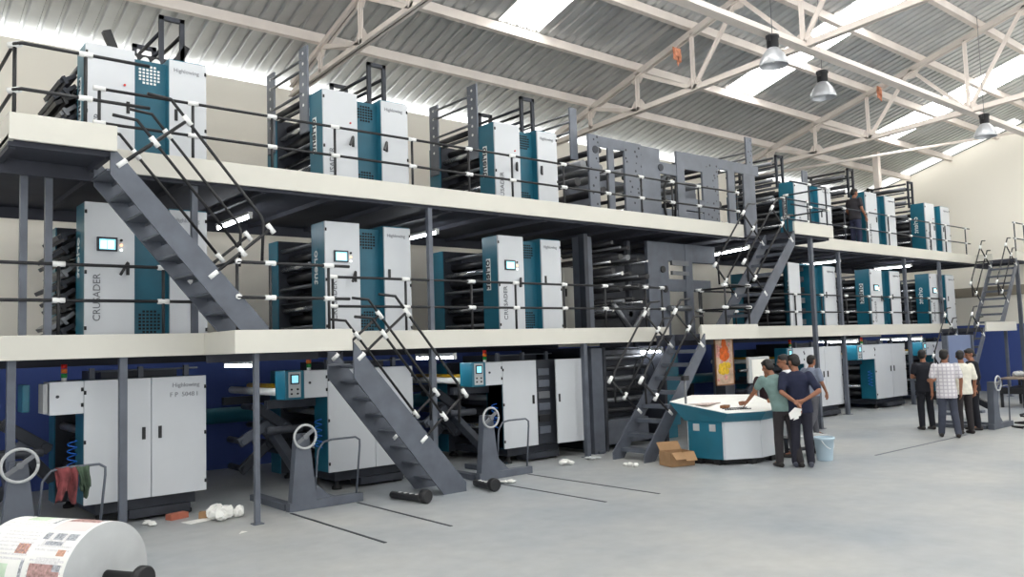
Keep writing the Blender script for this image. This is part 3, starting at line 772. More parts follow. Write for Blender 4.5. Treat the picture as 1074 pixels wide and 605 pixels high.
pts = [(x - 10.95, -.02, z - DU) for x, z in ((13.15, 4.4), (13.08, 4.7), (13.08, 5.1), (13.2, 5.35), (13.42, 5.35), (13.46, 5.2), (13.4, 4.5))]
b.tube([V(p) for p in pts], .025, 8); b.build('bent_pipe', 'black', t)
for z in (6.4, 6.25, 6.05):
    b = MB(); b.cyl((-.08, .35, z - DU), (-.08, 1.75, z - DU), .022, 8); b.build('cross_rod', 'rollgrey', t)
    b = MB(); b.cyl((5.72, .35, z - DU), (5.72, 1.75, z - DU), .022, 8); b.build('cross_rod', 'rollgrey', t)

t = thing('folder_unit', 'dark grey folder machine on the lower gallery with V-shaped former', 'folder', (10.95, 10.75, DL))
def fq(name, x0, x1, y0, y1, z0, z1, m='steel', bev=.008):
    b = MB(); b.box(x0 - 10.95, x1 - 10.95, y0 - 10.75, y1 - 10.75, z0 - DL, z1 - DL, bev=bev); return b.build(name, m, t)
fq('frame_plate', 12.56, 13.2, 10.75, 10.83, DL, 4.0, 'steel'); fq('frame_plate', 13.75, 13.98, 10.75, 10.83, DL, 4.0, 'steel')
fq('head_beam', 13.2, 14.6, 10.76, 10.82, 3.0, 3.25, 'steel'); fq('head_beam', 13.2, 14.8, 10.76, 10.82, 3.62, 4.0, 'steel')
fq('frame_column', 10.62, 10.72, 10.6, 10.75, DL, 4.0, 'steeldk'); fq('frame_column', 10.8, 11.08, 10.85, 11.1, DL, 4.0, 'steel')
fq('rear_plate', 12.85, 15.3, 12.6, 12.66, DL, 4.0, 'steeldk')
for k in range(28):
    x = 11.5 + (k % 5) * .26 + random.uniform(-.05, .05); z = 2.55 + (k // 5) * .26 + random.uniform(-.06, .06)
    b = MB(); b.cyl((x - 10.95, .0, z - DL), (x - 10.95, 1.85, z - DL), random.choice([.025, .04, .06]), 12); b.build('roller', ['chrome', 'rolldark', 'rollgrey', 'rolldark'][k % 4], t)
b = MB(); b.cyl((2.1, -.1, .55), (2.75, -.1, .55), .06, 14); b.build('drive_shaft', 'rollgrey', t)
# V shaped former made of two polished bars and a plate
for s_ in (-1, 1):
    b = MB(); b.cyl((.95 + s_ * .5, -.1, .62), (.95, -.1, .1), .045, 12); b.build('former_bar', 'rollgrey', t)
b = MB(); b.plate([(.5, .0, .6), (1.4, .0, .6), (.95, .0, .12)], (0, .03, 0)); b.build('former_plate', 'steeldk', t)
for x, z in ((2.05, 1.35), (2.1, .95)):
    b = MB(); b.cyl((x, -.03, z), (x, .02, z), .07, 16); b.build('bearing_cover', 'black', t)
b = MB(); b.box(2.35, 2.9, -.01, .04, 1.45, 1.55); b.box(2.35, 2.9, -.01, .04, 1.25, 1.33); b.build('slot_trim', 'rollgrey', t)

t = thing('folder_machine', 'dark folder delivery machine on the floor behind the central stair', 'folder', (10.9, 10.6, 0))
b = MB(); b.box(0, 1.7, .4, 2.2, .1, 1.0, bev=.02); b.box(.1, 1.5, .3, 2.0, 1.0, 1.85, bev=.02); b.build('machine_body', 'steeldk', t)
b = MB(); b.box(.1, 1.3, 0, .4, .1, .55, bev=.02); b.build('delivery_table', 'steel', t)
for k in range(6):
    b = MB(); b.cyl((.1, .2, .7 + k * .2), (1.5, .2, .7 + k * .2), .05, 12); b.build('roller', ['rolldark', 'rollgrey'][k % 2], t)
b = MB(); b.box(.0, .08, -.1, 2.2, 0, 1.9, bev=.01); b.build('side_frame', 'steeldk', t)
b = MB(); b.box(1.7, 1.78, -.1, 2.2, 0, 1.9, bev=.01); b.build('side_frame', 'steeldk', t)
b = MB(); b.tube([V((1.1 + .3 * math.cos(a), -.12, 1.35 + .35 * math.sin(a))) for a in [k * .25 for k in range(26)]], .012, 6); b.build('air_hose', 'black', t)
b = MB(); b.box(10.52, 10.8, 10.42, 10.72, 0, DL - .2, bev=.01); b.box(10.6, 10.72, 10.38, 10.76, 0, .05)
tag(rehome(b.build('steel_column', 'steel'), (10.66, 10.57, 0)), 'thick grey steel column between the third tower and the folder', 'column')
b = MB(); b.box(12.95, 13.55, 10.9, 11.6, .25, 1.7, bev=.02); b.box(13.0, 13.5, 10.95, 11.5, 0, .25)
tag(rehome(b.build('electric_cabinet', 'teal'), (13.25, 11.25, 0)), 'teal electric cabinet behind the flower poster', 'cabinet')

t = thing('control_cabinet', 'pale cream cabinet on the lower gallery behind the third tower', 'cabinet', (10.76, 11.35, DL))
b = MB(); b.box(.0, .5, 0, .4, 0, 1.36, bev=.01); b.build('cabinet_body', 'cream', t)
b = MB(); b.box(.02, .48, -.02, 0, .04, 1.32, bev=.006); d_ = b.build('door', 'cream', t)
b = MB(); b.box(.04, .07, -.04, -.02, .8, .95, bev=.005); b.build('handle', 'black', d_)
for px_, lab in (((20.62, 9.66, 8.33), 'small orange cloth tied to the farthest roof truss'), ((13.42, 10.45, 8.05), 'small pinkish cloth hanging from the middle roof truss')):
    x_, y_, z_ = px_
    draped('cloth_strip', lab, 'cloth', x_ - .12, x_ + .12, y_, z_, .22, .3, mat('orange_cloth', (226, 150, 120), .9, var=.2, scale=12), int(x_))

# ------------------------------------------------------------------ fluorescent lights
def tube_light(x, y, z, L, label, rz=90):
    t = thing('fluorescent_light', label, 'light', (x, y, z), R(rz))
    b = MB(); b.box(-L / 2, L / 2, -.035, .035, 0, .045, bev=.006); b.build('light_housing', 'clamp', t)
    b = MB(); b.cyl((-L / 2 + .03, 0, -.03), (L / 2 - .03, 0, -.03), .018, 10); b.build('lamp_tube', 'tube', t)
    for s_ in (-1, 1):
        b = MB(); b.box(s_ * L / 2 - .02, s_ * L / 2 + .02, -.022, .022, -.055, 0, bev=.004); b.build('lamp_holder', 'clamp', t)
tube_light(4.62, 12.0, DU - .24, 1.3, 'lit tube light under the upper gallery, between the first and second towers')
tube_light(7.95, 12.0, DU - .24, 1.1, 'lit tube light under the upper gallery, between the second and third towers')
tube_light(15.6, 10.9, DU - .24, 1.3, 'lit tube light under the upper gallery, above the folder', 70)
tube_light(20.5, 11.5, DU - .24, 1.1, 'lit tube light under the upper far gallery, before the standing man')
tube_light(24.2, 11.3, DU - .24, 1.1, 'lit tube light under the upper far gallery, before the last tower')
tube_light(4.3, 11.0, DL - .24, 1.0, 'lit tube light under the lower gallery, beside the FP 5048 I unit')
tube_light(7.6, 11.1, DL - .24, 1.1, 'lit tube light under the lower gallery, behind the stair to the floor')
tube_light(12.45, 11.0, DL - .28, 1.2, 'lit tube light under the lower gallery, by the flower poster')
tube_light(20.3, 11.1, DL - .24, 1.2, 'lit tube light under the far lower gallery, over the men at the console')
tube_light(24.0, 11.1, DL - .24, 1.2, 'lit tube light under the far lower gallery, before the last floor unit')

# ------------------------------------------------------------------ reel stands
def reel_stand(label, x, y, beam=.98, guard=True, sc_=1.0, wheel=.145):
    t = thing('reel_stand', label, 'reel stand', (x, y, 0))
    b = MB(); b.box(-.05, beam, -.06, .06, 0, .11, bev=.01); b.build('base_beam', 'steel', t)
    b = MB(); b.box(-.05, .1, .1, 1.2, 0, .08, bev=.01); b.box(.6, .72, .06, 1.2, 0, .08, bev=.01); b.build('rear_beam', 'steel', t)
    b = MB(); b.plate([(-.02, -.06, .1), (.32, -.06, .1), (.22, -.06, .95), (.06, -.06, .95)], (0, .12, 0)); b.build('column', 'steel', t)
    b = MB(); b.plate([(.3, -.02, .1), (.55, -.02, .1), (.29, -.02, .34)], (0, .04, 0)); b.build('gusset', 'steel', t)
    w = MB(); pts = [V((.14 + wheel * math.cos(a), -.12, .92 + wheel * math.sin(a))) for a in [k * math.pi / 14 for k in range(29)]]
    w.tube(pts, .016, 8); hw = w.build('hand_wheel', 'papergrey', t)
    b = MB(); m = Matrix.Translation((.14, -.12, .92)) @ Matrix.Rotation(R(-35), 4, 'Y'); b.box(-wheel, wheel, -.012, .012, -.022, .022, mtx=m); b.cyl((.14, -.15, .92), (.14, -.06, .92), .035, 12); b.build('spoke', 'rollgrey', hw)
    if guard:
        b = MB(); b.tube([V(p) for p in ((.3, -.02, .1), (.36, -.02, .72), (.44, -.02, .82), (.56, -.02, .84), (.9, -.02, .84), (.96, -.02, .8), (.96, -.02, .72), (.9, -.02, .1))], .014, 8); b.build('guard_pipe', 'steel', t)
    b = MB(); m = Matrix.Translation((.14, .5, .7)) @ Matrix.Rotation(R(30), 4, 'X')
    b.box(-.06, .06, -.5, .5, -.06, .06, bev=.02, mtx=m); b.cyl((.0, .75, .95), (.5, .75, .95), .05, 12); b.build('reel_arm', 'steeldk', t)
    return t
reel_stand('grey reel stand with hand wheel by the nearest floor unit, rag hanging on its pipe', 1.36, 9.75, wheel=.165)
reel_stand('grey reel stand with hand wheel in front of the second floor unit', 4.46, 9.75)
reel_stand('grey reel stand with hand wheel in front of the third floor unit, past the stair', 7.44, 9.77)
reel_stand('grey reel stand beside the group of four men', 17.95, 6.6)
# rag on the pipe of the first stand
draped('rag', 'maroon rag draped over the pipe of the nearest reel stand', 'rag', 1.84, 2.06, 9.73, .84, .36, .22, 'rag', 3)
draped('rag', 'dark green rag hung beside the maroon one on the nearest reel stand', 'rag', 2.04, 2.18, 9.73, .84, .22, .28, 'ragg', 5)

# ------------------------------------------------------------------ floor tracks
for x, y0, y1, lab in ((4.41, 7.42, 9.66, 'dark groove track in the floor from the second reel stand, nearer the paper roll'), (5.33, 7.55, 9.66, 'dark groove track in the floor ending beside the loose reel shaft'),
                       (7.45, 7.22, 9.68, 'dark groove track in the floor below the third reel stand'), (8.3, 7.08, 9.68, 'dark groove track in the floor nearest the console stair')):
    b = MB(); b.box(x - .018, x + .018, y0, y1, 0, .004); tag(b.build('floor_track', 'steeldk'), lab, 'floor track')
b = MB(); b.box(13.2, 16.8, 6.62, 6.66, 0, .003); tag(b.build('floor_joint', 'steel'), 'thin dark joint line in the floor by the plaid shirt man', 'floor joint')

# ------------------------------------------------------------------ newsprint roll
az = R(150); ax = V((math.sin(az), math.cos(az), 0)); up = V((0, 0, 1)); sd = ax.cross(up)
C0 = V((1.585, 6.596, .386)); RL = .386
t = thing('newsprint_roll', 'big roll of printed newspaper lying on the floor nearest the camera', 'paper roll', (C0.x, C0.y, 0))
pal = {'w': M['paper'], 'p': mat('print_pale_pink', (232, 218, 216), .8), 'r': mat('print_brown_red', (172, 138, 134), .8, var=.2, scale=40), 'o': mat('print_orange', (206, 160, 138), .8, var=.15, scale=40),
       'g': mat('print_green', (206, 224, 200), .8, var=.05, scale=10), 'k': mat('print_grey', (158, 160, 166), .8, var=.25, scale=60), 't': mat('print_text', (222, 220, 220), .8, var=.08, scale=90)}
keys = list(pal)
N, MA, LEN = 160, 60, .88
bm_ = bmesh.new()
def rp(i, j): 
    a = 2 * math.pi * i / N
    return up * RL + ax * (-LEN * j / MA) + (sd * math.cos(a) + up * math.sin(a)) * RL
g = [[bm_.verts.new(rp(i, j)) for i in range(N)] for j in range(MA + 1)]
def page(u, v, pg):
    """u across page 0..1 from the near edge, v around the roll in page heights"""
    if u < .07 or u > .95 or v < .03 or v > .97: return 'w'
    if pg == 0:
        if .30 < v < .52 and .12 < u < .9: return 'r' if not (u < .32 and v > .42) else 'k'
        if .52 < v < .6 and .2 < u < .8: return 't'
        if .62 < v < .72 and .15 < u < .35: return 'o'
        if .76 < v < .86 and .3 < u < .85: return 'k' if .34 < u < .8 and .78 < v < .84 else 't'
        if .86 < v: return 'k' if int(u * 9) % 3 else 't'
        return 'p' if v < .3 else 't' if int(v * 60) % 3 == 0 else 'w'
    if pg == 1:
        if .25 < v < .5 and u > .45: return 'g'
        if .18 < v < .55 and u < .14: return 'k'
        if .62 < v < .78 and .1 < u < .4: return 'r' if (int(u * 30) + int(v * 30)) % 3 else 'o'
        return 't' if int(v * 50) % 3 == 0 else 'w'
    return 't' if int(v * 40) % 3 == 0 else 'w'
for j in range(MA):
    for i in range(N):
        f = bm_.faces.new((g[j][i], g[j][(i + 1) % N], g[j + 1][(i + 1) % N], g[j + 1][i])); f.smooth = True
        u = (j + .5) / MA * LEN / .375; ang = (i + .5) / N
        v = (ang * 4.6 + .2) % 1.0
        f.material_index = keys.index(page(u % 1.0, v, int(u) % 3))
bmesh.ops.recalc_face_normals(bm_, faces=bm_.faces)
me = bpy.data.meshes.new('printed_wrap'); bm_.to_mesh(me); bm_.free()
o = bpy.data.objects.new('printed_wrap', me); COL.objects.link(o); o.parent = t
for k in keys: me.materials.append(pal[k])
b = MB(); b.lathe([(RL, .0), (RL - .004, .003), (.05, .003)], 96, axis=(sd, up, ax), origin=up * RL); b.build('roll_end', 'papergrey', t)
b = MB(); b.lathe([(RL, -LEN), (RL - .004, -LEN - .003)], 96, axis=(sd, up, ax), origin=up * RL); b.build('roll_end', 'papergrey', t)
b = MB(); b.lathe([(.045, 0), (.045, .30), (.05, .30), (.05, .33)], 20, axis=(sd, up, ax), origin=up * RL)
sh = b.build('reel_shaft', 'rubber', t)
b = MB(); b.lathe([(.085, .30), (.095, .31), (.095, .36), (.085, .37)], 24, axis=(sd, up, ax), origin=up * RL); b.build('shaft_flange', 'black', sh)

def loose_shaft(p, q, label):
    p, q = V(p), V(q); t = thing('loose_reel_shaft', label, 'reel shaft', (p.x, p.y, 0)); d = (q - p).normalized(); L = (q - p).length
    u = d.cross(V((0, 0, 1))); w = u.cross(d); o = V((0, 0, .055))
    b = MB(); b.lathe([(.035, 0), (.048, .02), (.048, L - .12), (.05, L - .1)], 16, axis=(u, w, d), origin=o); b.build('shaft', 'black', t)
    b = MB(); b.lathe([(.085, L - .1), (.09, L - .09), (.09, L - .02), (.075, L)], 22, axis=(u, w, d), origin=V((0, 0, .09))); b.build('flange', 'black', t)
    b = MB()
    for k in range(4):
        c = o + d * (L * (.25 + .15 * k)) + w * .046
        b.sphere(c, .03, .03, .006, 8, 6)
    b.build('grip_pad', 'clamp', t)
loose_shaft((5.78, 9.55, 0), (5.9, 8.85, 0), 'black reel shaft lying on the open floor in front of the stair')
loose_shaft((7.1, 9.45, 0), (7.0, 8.85, 0), 'black reel shaft lying behind the foot of the stair')

# litter
def crumple(name, x, y, r, m, label, cat, n=7, fl=.4):
    b = MB()
    for k in range(n):
        a = random.uniform(0, 6.28); d = random.uniform(0, r)
        rr = random.uniform(.3, .55) * r
        b.sphere((x + d * math.cos(a), y + d * math.sin(a), rr * fl), rr, rr * random.uniform(.6, 1), rr * fl, 7, 5, Matrix.Rotation(random.uniform(0, 3), 3, 'Z'))
    for v in b.bm.verts: v.co += V((random.uniform(-1, 1), random.uniform(-1, 1), random.uniform(0, 1))) * r * .1
    for f in b.bm.faces: f.smooth = False
    tag(rehome(b.build(name, m), (x, y, 0)), label, cat)
crumple('crumpled_paper', 3.72, 9.95, .2, 'paper', 'heap of crumpled white paper beside the landing post', 'paper waste', 12, .8)
crumple('crumpled_paper', 2.95, 10.3, .1, 'paper', 'small crumpled paper in front of the nearest floor unit', 'paper waste')
crumple('crumpled_paper', 7.6, 9.25, .13, 'paper', 'torn white paper under the loose shaft by the stair foot', 'paper waste', 6, .3)
crumple('crumpled_paper', 9.35, 9.95, .14, 'paper', 'white plastic scrap in front of the open cabinet', 'paper waste', 6, .6)
crumple('crumpled_paper', 9.85, 9.0, .12, 'paper', 'white scrap beside the foot of the console stair', 'paper waste', 6, .5)
crumple('crumpled_paper', 10.1, 10.0, .14, 'papergrey', 'grey scraps between two posts near the folder', 'paper waste', 8, .3)
b = MB(); b.box(-.12, .12, -.06, .06, 0, .07, bev=.006, mtx=Matrix.Translation((3.3, 10.45, 0)) @ Matrix.Rotation(.3, 4, 'Z')); tag(rehome(b.build('brick', 'brick'), (3.3, 10.45, 0)), 'red brick lying in front of the nearest floor unit', 'brick')
b = MB(); b.box(-.14, .14, -.05, .05, 0, .08, bev=.006, mtx=Matrix.Translation((3.62, 10.18, 0)) @ Matrix.Rotation(-.5, 4, 'Z')); tag(rehome(b.build('wood_offcut', 'card'), (3.62, 10.18, 0)), 'brown wooden offcut beside the heap of crumpled paper', 'wood')
b = MB(); b.plate([(3.3, 9.95, .003), (3.75, 10.05, .003), (3.7, 10.2, .003), (3.25, 10.15, .003)], (0, 0, .004)); tag(b.build('paper_sheet', 'paper'), 'flat white sheet on the floor before the nearest unit', 'paper sheet')
b = MB(); b.plate([(3.5, 9.0, .002), (3.62, 9.05, .002), (3.58, 9.12, .002)], (0, 0, .003)); tag(b.build('paper_scrap', 'paper'), 'tiny white scrap on the floor between roll and landing post', 'paper sheet')

# ------------------------------------------------------------------ control console
A_, B_, C_, D_ = V((10.72, 8.5, 0)), V((10.80, 7.86, 0)), V((11.36, 7.57, 0)), V((11.95, 7.62, 0))
E_, F_ = V((12.15, 8.2, 0)), V((11.5, 8.75, 0))
o0 = V((11.3, 8.1, 0))
t = thing('control_console', 'teal and white control console with men leaning over it', 'control desk', o0)
zt_ = .68
def pan(name, p, q, m, z0=.09, z1=zt_, out=.012):
    d = (q - p).normalized(); n = V((d.y, -d.x, 0)); 
    if n.dot((p + q) / 2 - o0) < 0: n = -n
    b = MB(); a0, a1 = p - o0 + n * out, q - o0 + n * out
    b.plate([a0 + V((0, 0, z0)), a1 + V((0, 0, z0)), a1 + V((0, 0, z1)), a0 + V((0, 0, z1))], -n * .02)
    return b.build(name, m, t), n
b = MB(); b.plate([(p - o0) + V((0, 0, .09)) for p in (A_, B_, C_, D_, E_, F_)], (0, 0, zt_ - .09)); b.build('console_body', 'white', t)
pa, na = pan('end_panel', A_.lerp(B_, .03), B_.lerp(A_, .03), 'teal'); pan('door', B_.lerp(C_, .02), C_.lerp(B_, .02), 'white'); pan('door', C_.lerp(D_, .02), D_.lerp(C_, .02), 'white')
for f in (.27, .72):
    c = A_.lerp(B_, f) - o0 + na * .016 + V((0, 0, .58)); d = (B_ - A_).normalized()
    b = MB(); b.plate([c - d * .055 + V((0, 0, -.055)), c + d * .055 + V((0, 0, -.055)), c + d * .055 + V((0, 0, .055)), c - d * .055 + V((0, 0, .055))], na * .006); b.build('vent_grille', 'papergrey', pa)
for p in (A_.lerp(B_, .2), A_.lerp(B_, .8), B_.lerp(C_, .8), C_.lerp(D_, .8), E_, F_):
    b = MB(); b.box(-.06, .06, -.06, .06, 0, .09, mtx=Matrix.Translation(p.lerp(o0, .12) - o0)); b.build('console_foot', 'rubber', t)
b = MB(); b.plate([(p.lerp(o0, .1) - o0) + V((0, 0, .03)) for p in (A_, B_, C_, D_, E_, F_)], (0, 0, .059)); b.build('plinth', 'rubber', t)
# sloping desk: front edge low, back edge high
TA, TB, TC, TD = V((10.55, 8.72, .98)), V((10.70, 7.70, .82)), V((11.32, 7.42, .82)), V((12.02, 7.5, .82))
TE, TF = V((12.3, 8.3, 1.0)), V((11.5, 9.0, 1.02))
tops = [TA, TB, TC, TD, TE, TF]
lows = [V((A_.x - .03, A_.y + .03, zt_)), V((B_.x - .03, B_.y - .03, zt_)), V((C_.x - .02, C_.y - .04, zt_)), V((D_.x, D_.y - .03, zt_)), V((E_.x, E_.y, zt_)), V((F_.x, F_.y, zt_))]
b = MB(); va = [b.bm.verts.new(p - o0) for p in tops]; vb = [b.bm.verts.new(p - o0) for p in lows]
for i in range(6): b.bm.faces.new((va[i], va[(i + 1) % 6], vb[(i + 1) % 6], vb[i]))
b.bm.faces.new(va); b.bm.faces.new(vb[::-1]); b.build('desk_shell', 'teal', t)
b = MB(); cen = sum(tops, V((0, 0, 0))) / 6
tt = [p.lerp(cen, .015) + V((0, 0, .012)) - o0 for p in tops]; b.plate(tt, (0, 0, -.01)); b.build('desk_top', 'paper', t)
b = MB()
for k in range(22):
    f = .1 + .8 * (k % 11) / 11; p = TB.lerp(TC, f).lerp(TF, .12 + .06 * (k // 11)) - o0 + V((0, 0, .016))
    b.box(-.012, .012, -.012, .012, 0, .014, mtx=Matrix.Translation(p))
b.build('key', 'steeldk', t)
p = TA.lerp(TB, .15).lerp(TD, .08)
t2 = thing('desk_lamp_arm', 'thin grey upright arm standing on the console corner', 'stand', p + V((0, 0, .0)))
b = MB(); b.cyl((0, 0, -.03), (0, 0, .42), .02, 10); b.build('stand_tube', 'rollgrey', t2)
b = MB(); b.box(-.06, .08, -.03, .03, .38, .46, bev=.01); b.build('stand_head', 'black', t2)
pp = TA.lerp(TC, .45); 
def lay(name, c, sx, sy, h, m, label, cat, rz=0):
    c = V(c); b = MB(); b.box(-sx / 2, sx / 2, -sy / 2, sy / 2, 0, h, bev=min(.008, h * .3)); o = b.build(name, m); o.location = c; o.rotation_euler = (0, 0, rz); tag(o, label, cat)
def desk_z(x, y):
    n = (TC - TB).cross(TF - TB); return TB.z - (n.x * (x - TB.x) + n.y * (y - TB.y)) / n.z + .014
lay('wood_block', (11.0, 7.95, desk_z(11.0, 7.95)), .2, .1, .045, 'wood', 'small brown block lying on the console top', 'block', .3)
lay('newspaper', (10.95, 8.35, desk_z(10.95, 8.35) + .01), .5, .4, .012, mat('newspaper_print', (196, 178, 172), .9, var=.2, scale=25), 'folded newspaper lying on the console top', 'newspaper', .2)

# poster with orange and yellow flowers, plain generic pattern
t = thing('flower_poster', 'tall orange and gold flower poster hanging above the console', 'poster', (13.2, 9.5, 1.12))
b = MB(); b.box(-.27, .27, 0, .015, 0, .85, bev=.003); b.mi = 1
for k in range(30): b.sphere((random.uniform(-.23, .23), 0, random.uniform(.06, .8)), random.uniform(.02, .05), .004, random.uniform(.02, .05))
b.build('poster_panel', [mat('poster_paper', (206, 176, 152), .7, var=.12, scale=9), mat('poster_petal', (216, 148, 140), .7, var=.25, scale=20)], t)
b = MB(); b.box(-.29, -.27, -.01, .02, -.02, .87); b.box(.27, .29, -.01, .02, -.02, .87); b.box(-.29, .29, -.01, .02, -.02, 0); b.build('poster_frame', 'wood', t)
MO, MY = mat('poster_orange', (232, 104, 34), .7, var=.15, scale=14), mat('poster_gold', (222, 176, 40), .7, var=.2, scale=14)
b = MB()
for x, z, rx, rz in ((0, .6, .15, .17), (0, .74, .08, .14), (-.07, .54, .09, .08), (.08, .55, .09, .08)): b.sphere((x, 0, z), rx, .006, rz)
b.build('orange_flower', MO, t)
b = MB()
for x, z in ((-.11, .34), (.11, .35), (0, .36), (-.06, .24), (.06, .25), (0, .3), (-.13, .26)): b.sphere((x, 0, z), .085, .006, .065)
b.build('gold_flower', MY, t)
b = MB(); b.box(13.05, 13.35, 9.4, 9.62, .3, 1.1, bev=.01); b.box(13.0, 13.4, 9.35, 9.67, 0, .3); tag(rehome(b.build('electric_box', 'steeldk'), (13.2, 9.5, 0)), 'dark box standing under the flower poster', 'cabinet')
t = thing('display_screen', 'pale display screen on a swing arm beside the console men', 'screen', (13.9, 9.2, 1.12))
b = MB(); b.box(-.35, .35, 0, .06, 0, .5, bev=.015); b.build('display_case', 'papergrey', t)
b = MB(); b.box(-.25, .31, -.01, .0, .05, .45); b.build('screen', mat('pale_screen', (216, 214, 206), .4, emit=(222, 220, 212), estr=.25), t)
b = MB(); b.cyl((-.35, .03, .25), (-.6, .03, .25), .02, 8); b.cyl((0, .06, .2), (0, .06, -1.12), .03, 10); b.box(-.2, .2, -.1, .25, -1.12, -1.08); b.build('swing_arm', 'rollgrey', t)

# cardboard box, bucket, bench
t = thing('cardboard_box', 'open brown cardboard box between stair and console', 'box', (10.42, 8.5, 0), R(-18))
b = MB(); b.box(-.22, .22, -.17, -.16, 0, .22); b.box(-.22, .22, .16, .17, 0, .22); b.box(-.22, -.21, -.17, .17, 0, .22); b.box(.21, .22, -.17, .17, 0, .22); b.box(-.22, .22, -.17, .17, 0, .01); b.build('box_body', 'card', t)
for x0, x1, y, a in ((-.2, .0, -.17, 38), (.01, .21, -.17, 55)):
    b = MB(); b.box(x0, x1, -.16, 0, -.005, .005, mtx=Matrix.Translation((0, y, .22)) @ Matrix.Rotation(R(a), 4, 'X')); b.build('flap', 'card', t)
b = MB(); b.box(-.2, .2, 0, .16, -.005, .005, mtx=Matrix.Translation((0, .17, .22)) @ Matrix.Rotation(R(50), 4, 'X')); b.build('flap', 'card', t)
t = thing('bucket', 'pale blue plastic bucket with handle on the floor beside the men', 'bucket', (12.22, 6.98, 0))
b = MB(); b.lathe([(.115, 0), (.12, .01), (.15, .33), (.165, .33), (.165, .37), (.15, .37)], 28, caps=False); b.lathe([(.0, .005), (.118, .005)], 28, caps=False); b.lathe([(.145, .37), (.112, .02)], 28, caps=False); b.build('bucket_body', 'bucket', t)
b = MB(); b.tube([V((.16 * math.cos(a), -.05 - .08 * math.sin(a), .33 - .14 * math.sin(a))) for a in [k * math.pi / 12 for k in range(13)]], .006, 6); b.build('bucket_handle', 'clamp', t)
t = thing('low_bench', 'low dark bench with a white board behind the bucket', 'bench', (12.55, 7.5, 0), R(-20))
b = MB(); b.box(-.35, .35, -.16, .16, .3, .34, bev=.006); b.build('bench_top', 'papergrey', t)
for x in (-.3, .3):
    for y in (-.12, .12):
        b = MB(); b.box(x - .025, x + .025, y - .025, y + .025, 0, .3); b.build('leg', 'steeldk', t)
b = MB(); b.box(-.3, .3, -.1, .1, .1, .13); b.build('lower_shelf', 'steeldk', t)

# far end: plastic sheet, table, pipe rail
t = thing('work_table', 'brown work table with a bag by the blue gable wall', 'table', (23.9, 8.05, 0))
b = MB(); b.box(-.6, .9, -.3, .3, .72, .76, bev=.006); b.build('table_top', mat('worn_table_top', (132, 118, 106), .7, var=.1), t)
for x in (-.5, .8):
    for y in (-.26, .26):
        b = MB(); b.box(x - .03, x + .03, y - .03, y + .03, 0, .72); b.build('leg', 'black', t)
b = MB(); b.box(-.55, .85, -.28, .28, .35, .5); b.build('shelf_box', 'black', t)
crumple('plastic_bag', 24.0, 8.05, .2, 'papergrey', 'pale plastic bag lying on the work table', 'bag', 8, .7)
bpy.data.objects['plastic_bag'].location.z = .76
t = thing('pipe_frame', 'grey pipe frame standing on the floor by the far stair', 'pipe rail', (21.0, 8.4, 0))
b = MB(); b.tube([V(p) for p in ((-.3, 0, .0), (-.3, 0, 1.0), (.55, 0, 1.05), (.6, 0, 1.0), (.6, 0, .0))], .03, 8); b.build('pipe', 'rollgrey', t)
b = MB(); b.box(-.4, -.2, -.3, .3, 0, .06); b.box(.5, .7, -.3, .3, 0, .06); b.build('foot_plate', 'steel', t)
t = thing('machine_guard', 'grey blue plastic guard sheet behind the group of four men', 'guard', (22.6, 9.0, 0))
b = MB(); b.box(-.7, .9, 0, .03, .35, 1.9, bev=.01); b.build('guard_sheet', 'plastic', t)
b = MB(); b.box(-.74, -.66, -.05, .08, 0, 1.9); b.box(.86, .94, -.05, .08, 0, 1.9); b.build('guard_post', 'steel', t)
crumple('waste_heap', 19.3, 7.6, .3, 'papergrey', 'pale heap of waste on the floor behind the far reel stand', 'paper waste', 10, .8)
b = MB(); pts = [V((18.4 + .8 * k / 20 + .1 * math.sin(k), 6.2 + .25 * math.sin(k * .8), .02 + .25 * (k / 20) ** 2)) for k in range(21)]; b.tube(pts, .02, 6)
tag(b.build('cable', 'rubber'), 'dark cable trailing on the floor past the far reel stand', 'cable')
t = thing('air_duct', 'long teal duct on short legs along the blue back wall', 'duct', (4.5, 13.6, 0))
b = MB(); b.cyl((-.55, 0, .98), (24.5, 0, .98), .13, 18); b.build('duct_pipe', 'teal', t)
for k in range(8):
    b = MB(); b.box(3.2 * k, 3.2 * k + .1, -.08, .08, 0, .86); b.build('support_leg', 'steeldk', t)

# ------------------------------------------------------------------ people
def remesh(o, vox, smooth=4):
    md = o.modifiers.new('r', 'REMESH'); md.mode = 'VOXEL'; md.voxel_size = vox; md.use_smooth_shade = True
    dg = bpy.context.evaluated_depsgraph_get()
    me = bpy.data.meshes.new_from_object(o.evaluated_get(dg)); o.modifiers.clear()
    bm = bmesh.new(); bm.from_mesh(me)
    for _ in range(smooth): bmesh.ops.smooth_vert(bm, verts=bm.verts, factor=.5, use_axis_x=True, use_axis_y=True, use_axis_z=True)
    for f in bm.faces: f.smooth = True
    bm.to_mesh(me); bm.free()
    old = o.data; mats = [m for m in old.materials]; o.data = me; me.materials.clear()
    for m in mats: me.materials.append(m)
    bpy.data.meshes.remove(old)
def bone(b, p, q, r0, r1, n=12):
    p, q = V(p), V(q); d = (q - p).normalized()
    b.loft([p - d * r0 * .85, p - d * r0 * .5, p, p.lerp(q, .33), p.lerp(q, .66), q, q + d * r1 * .5, q + d * r1 * .85],
           [(r0 * .45,) * 2, (r0 * .85,) * 2, (r0,) * 2, (r0 + (r1 - r0) * .25,) * 2, (r0 + (r1 - r0) * .66,) * 2, (r1,) * 2, (r1 * .85,) * 2, (r1 * .45,) * 2], n)
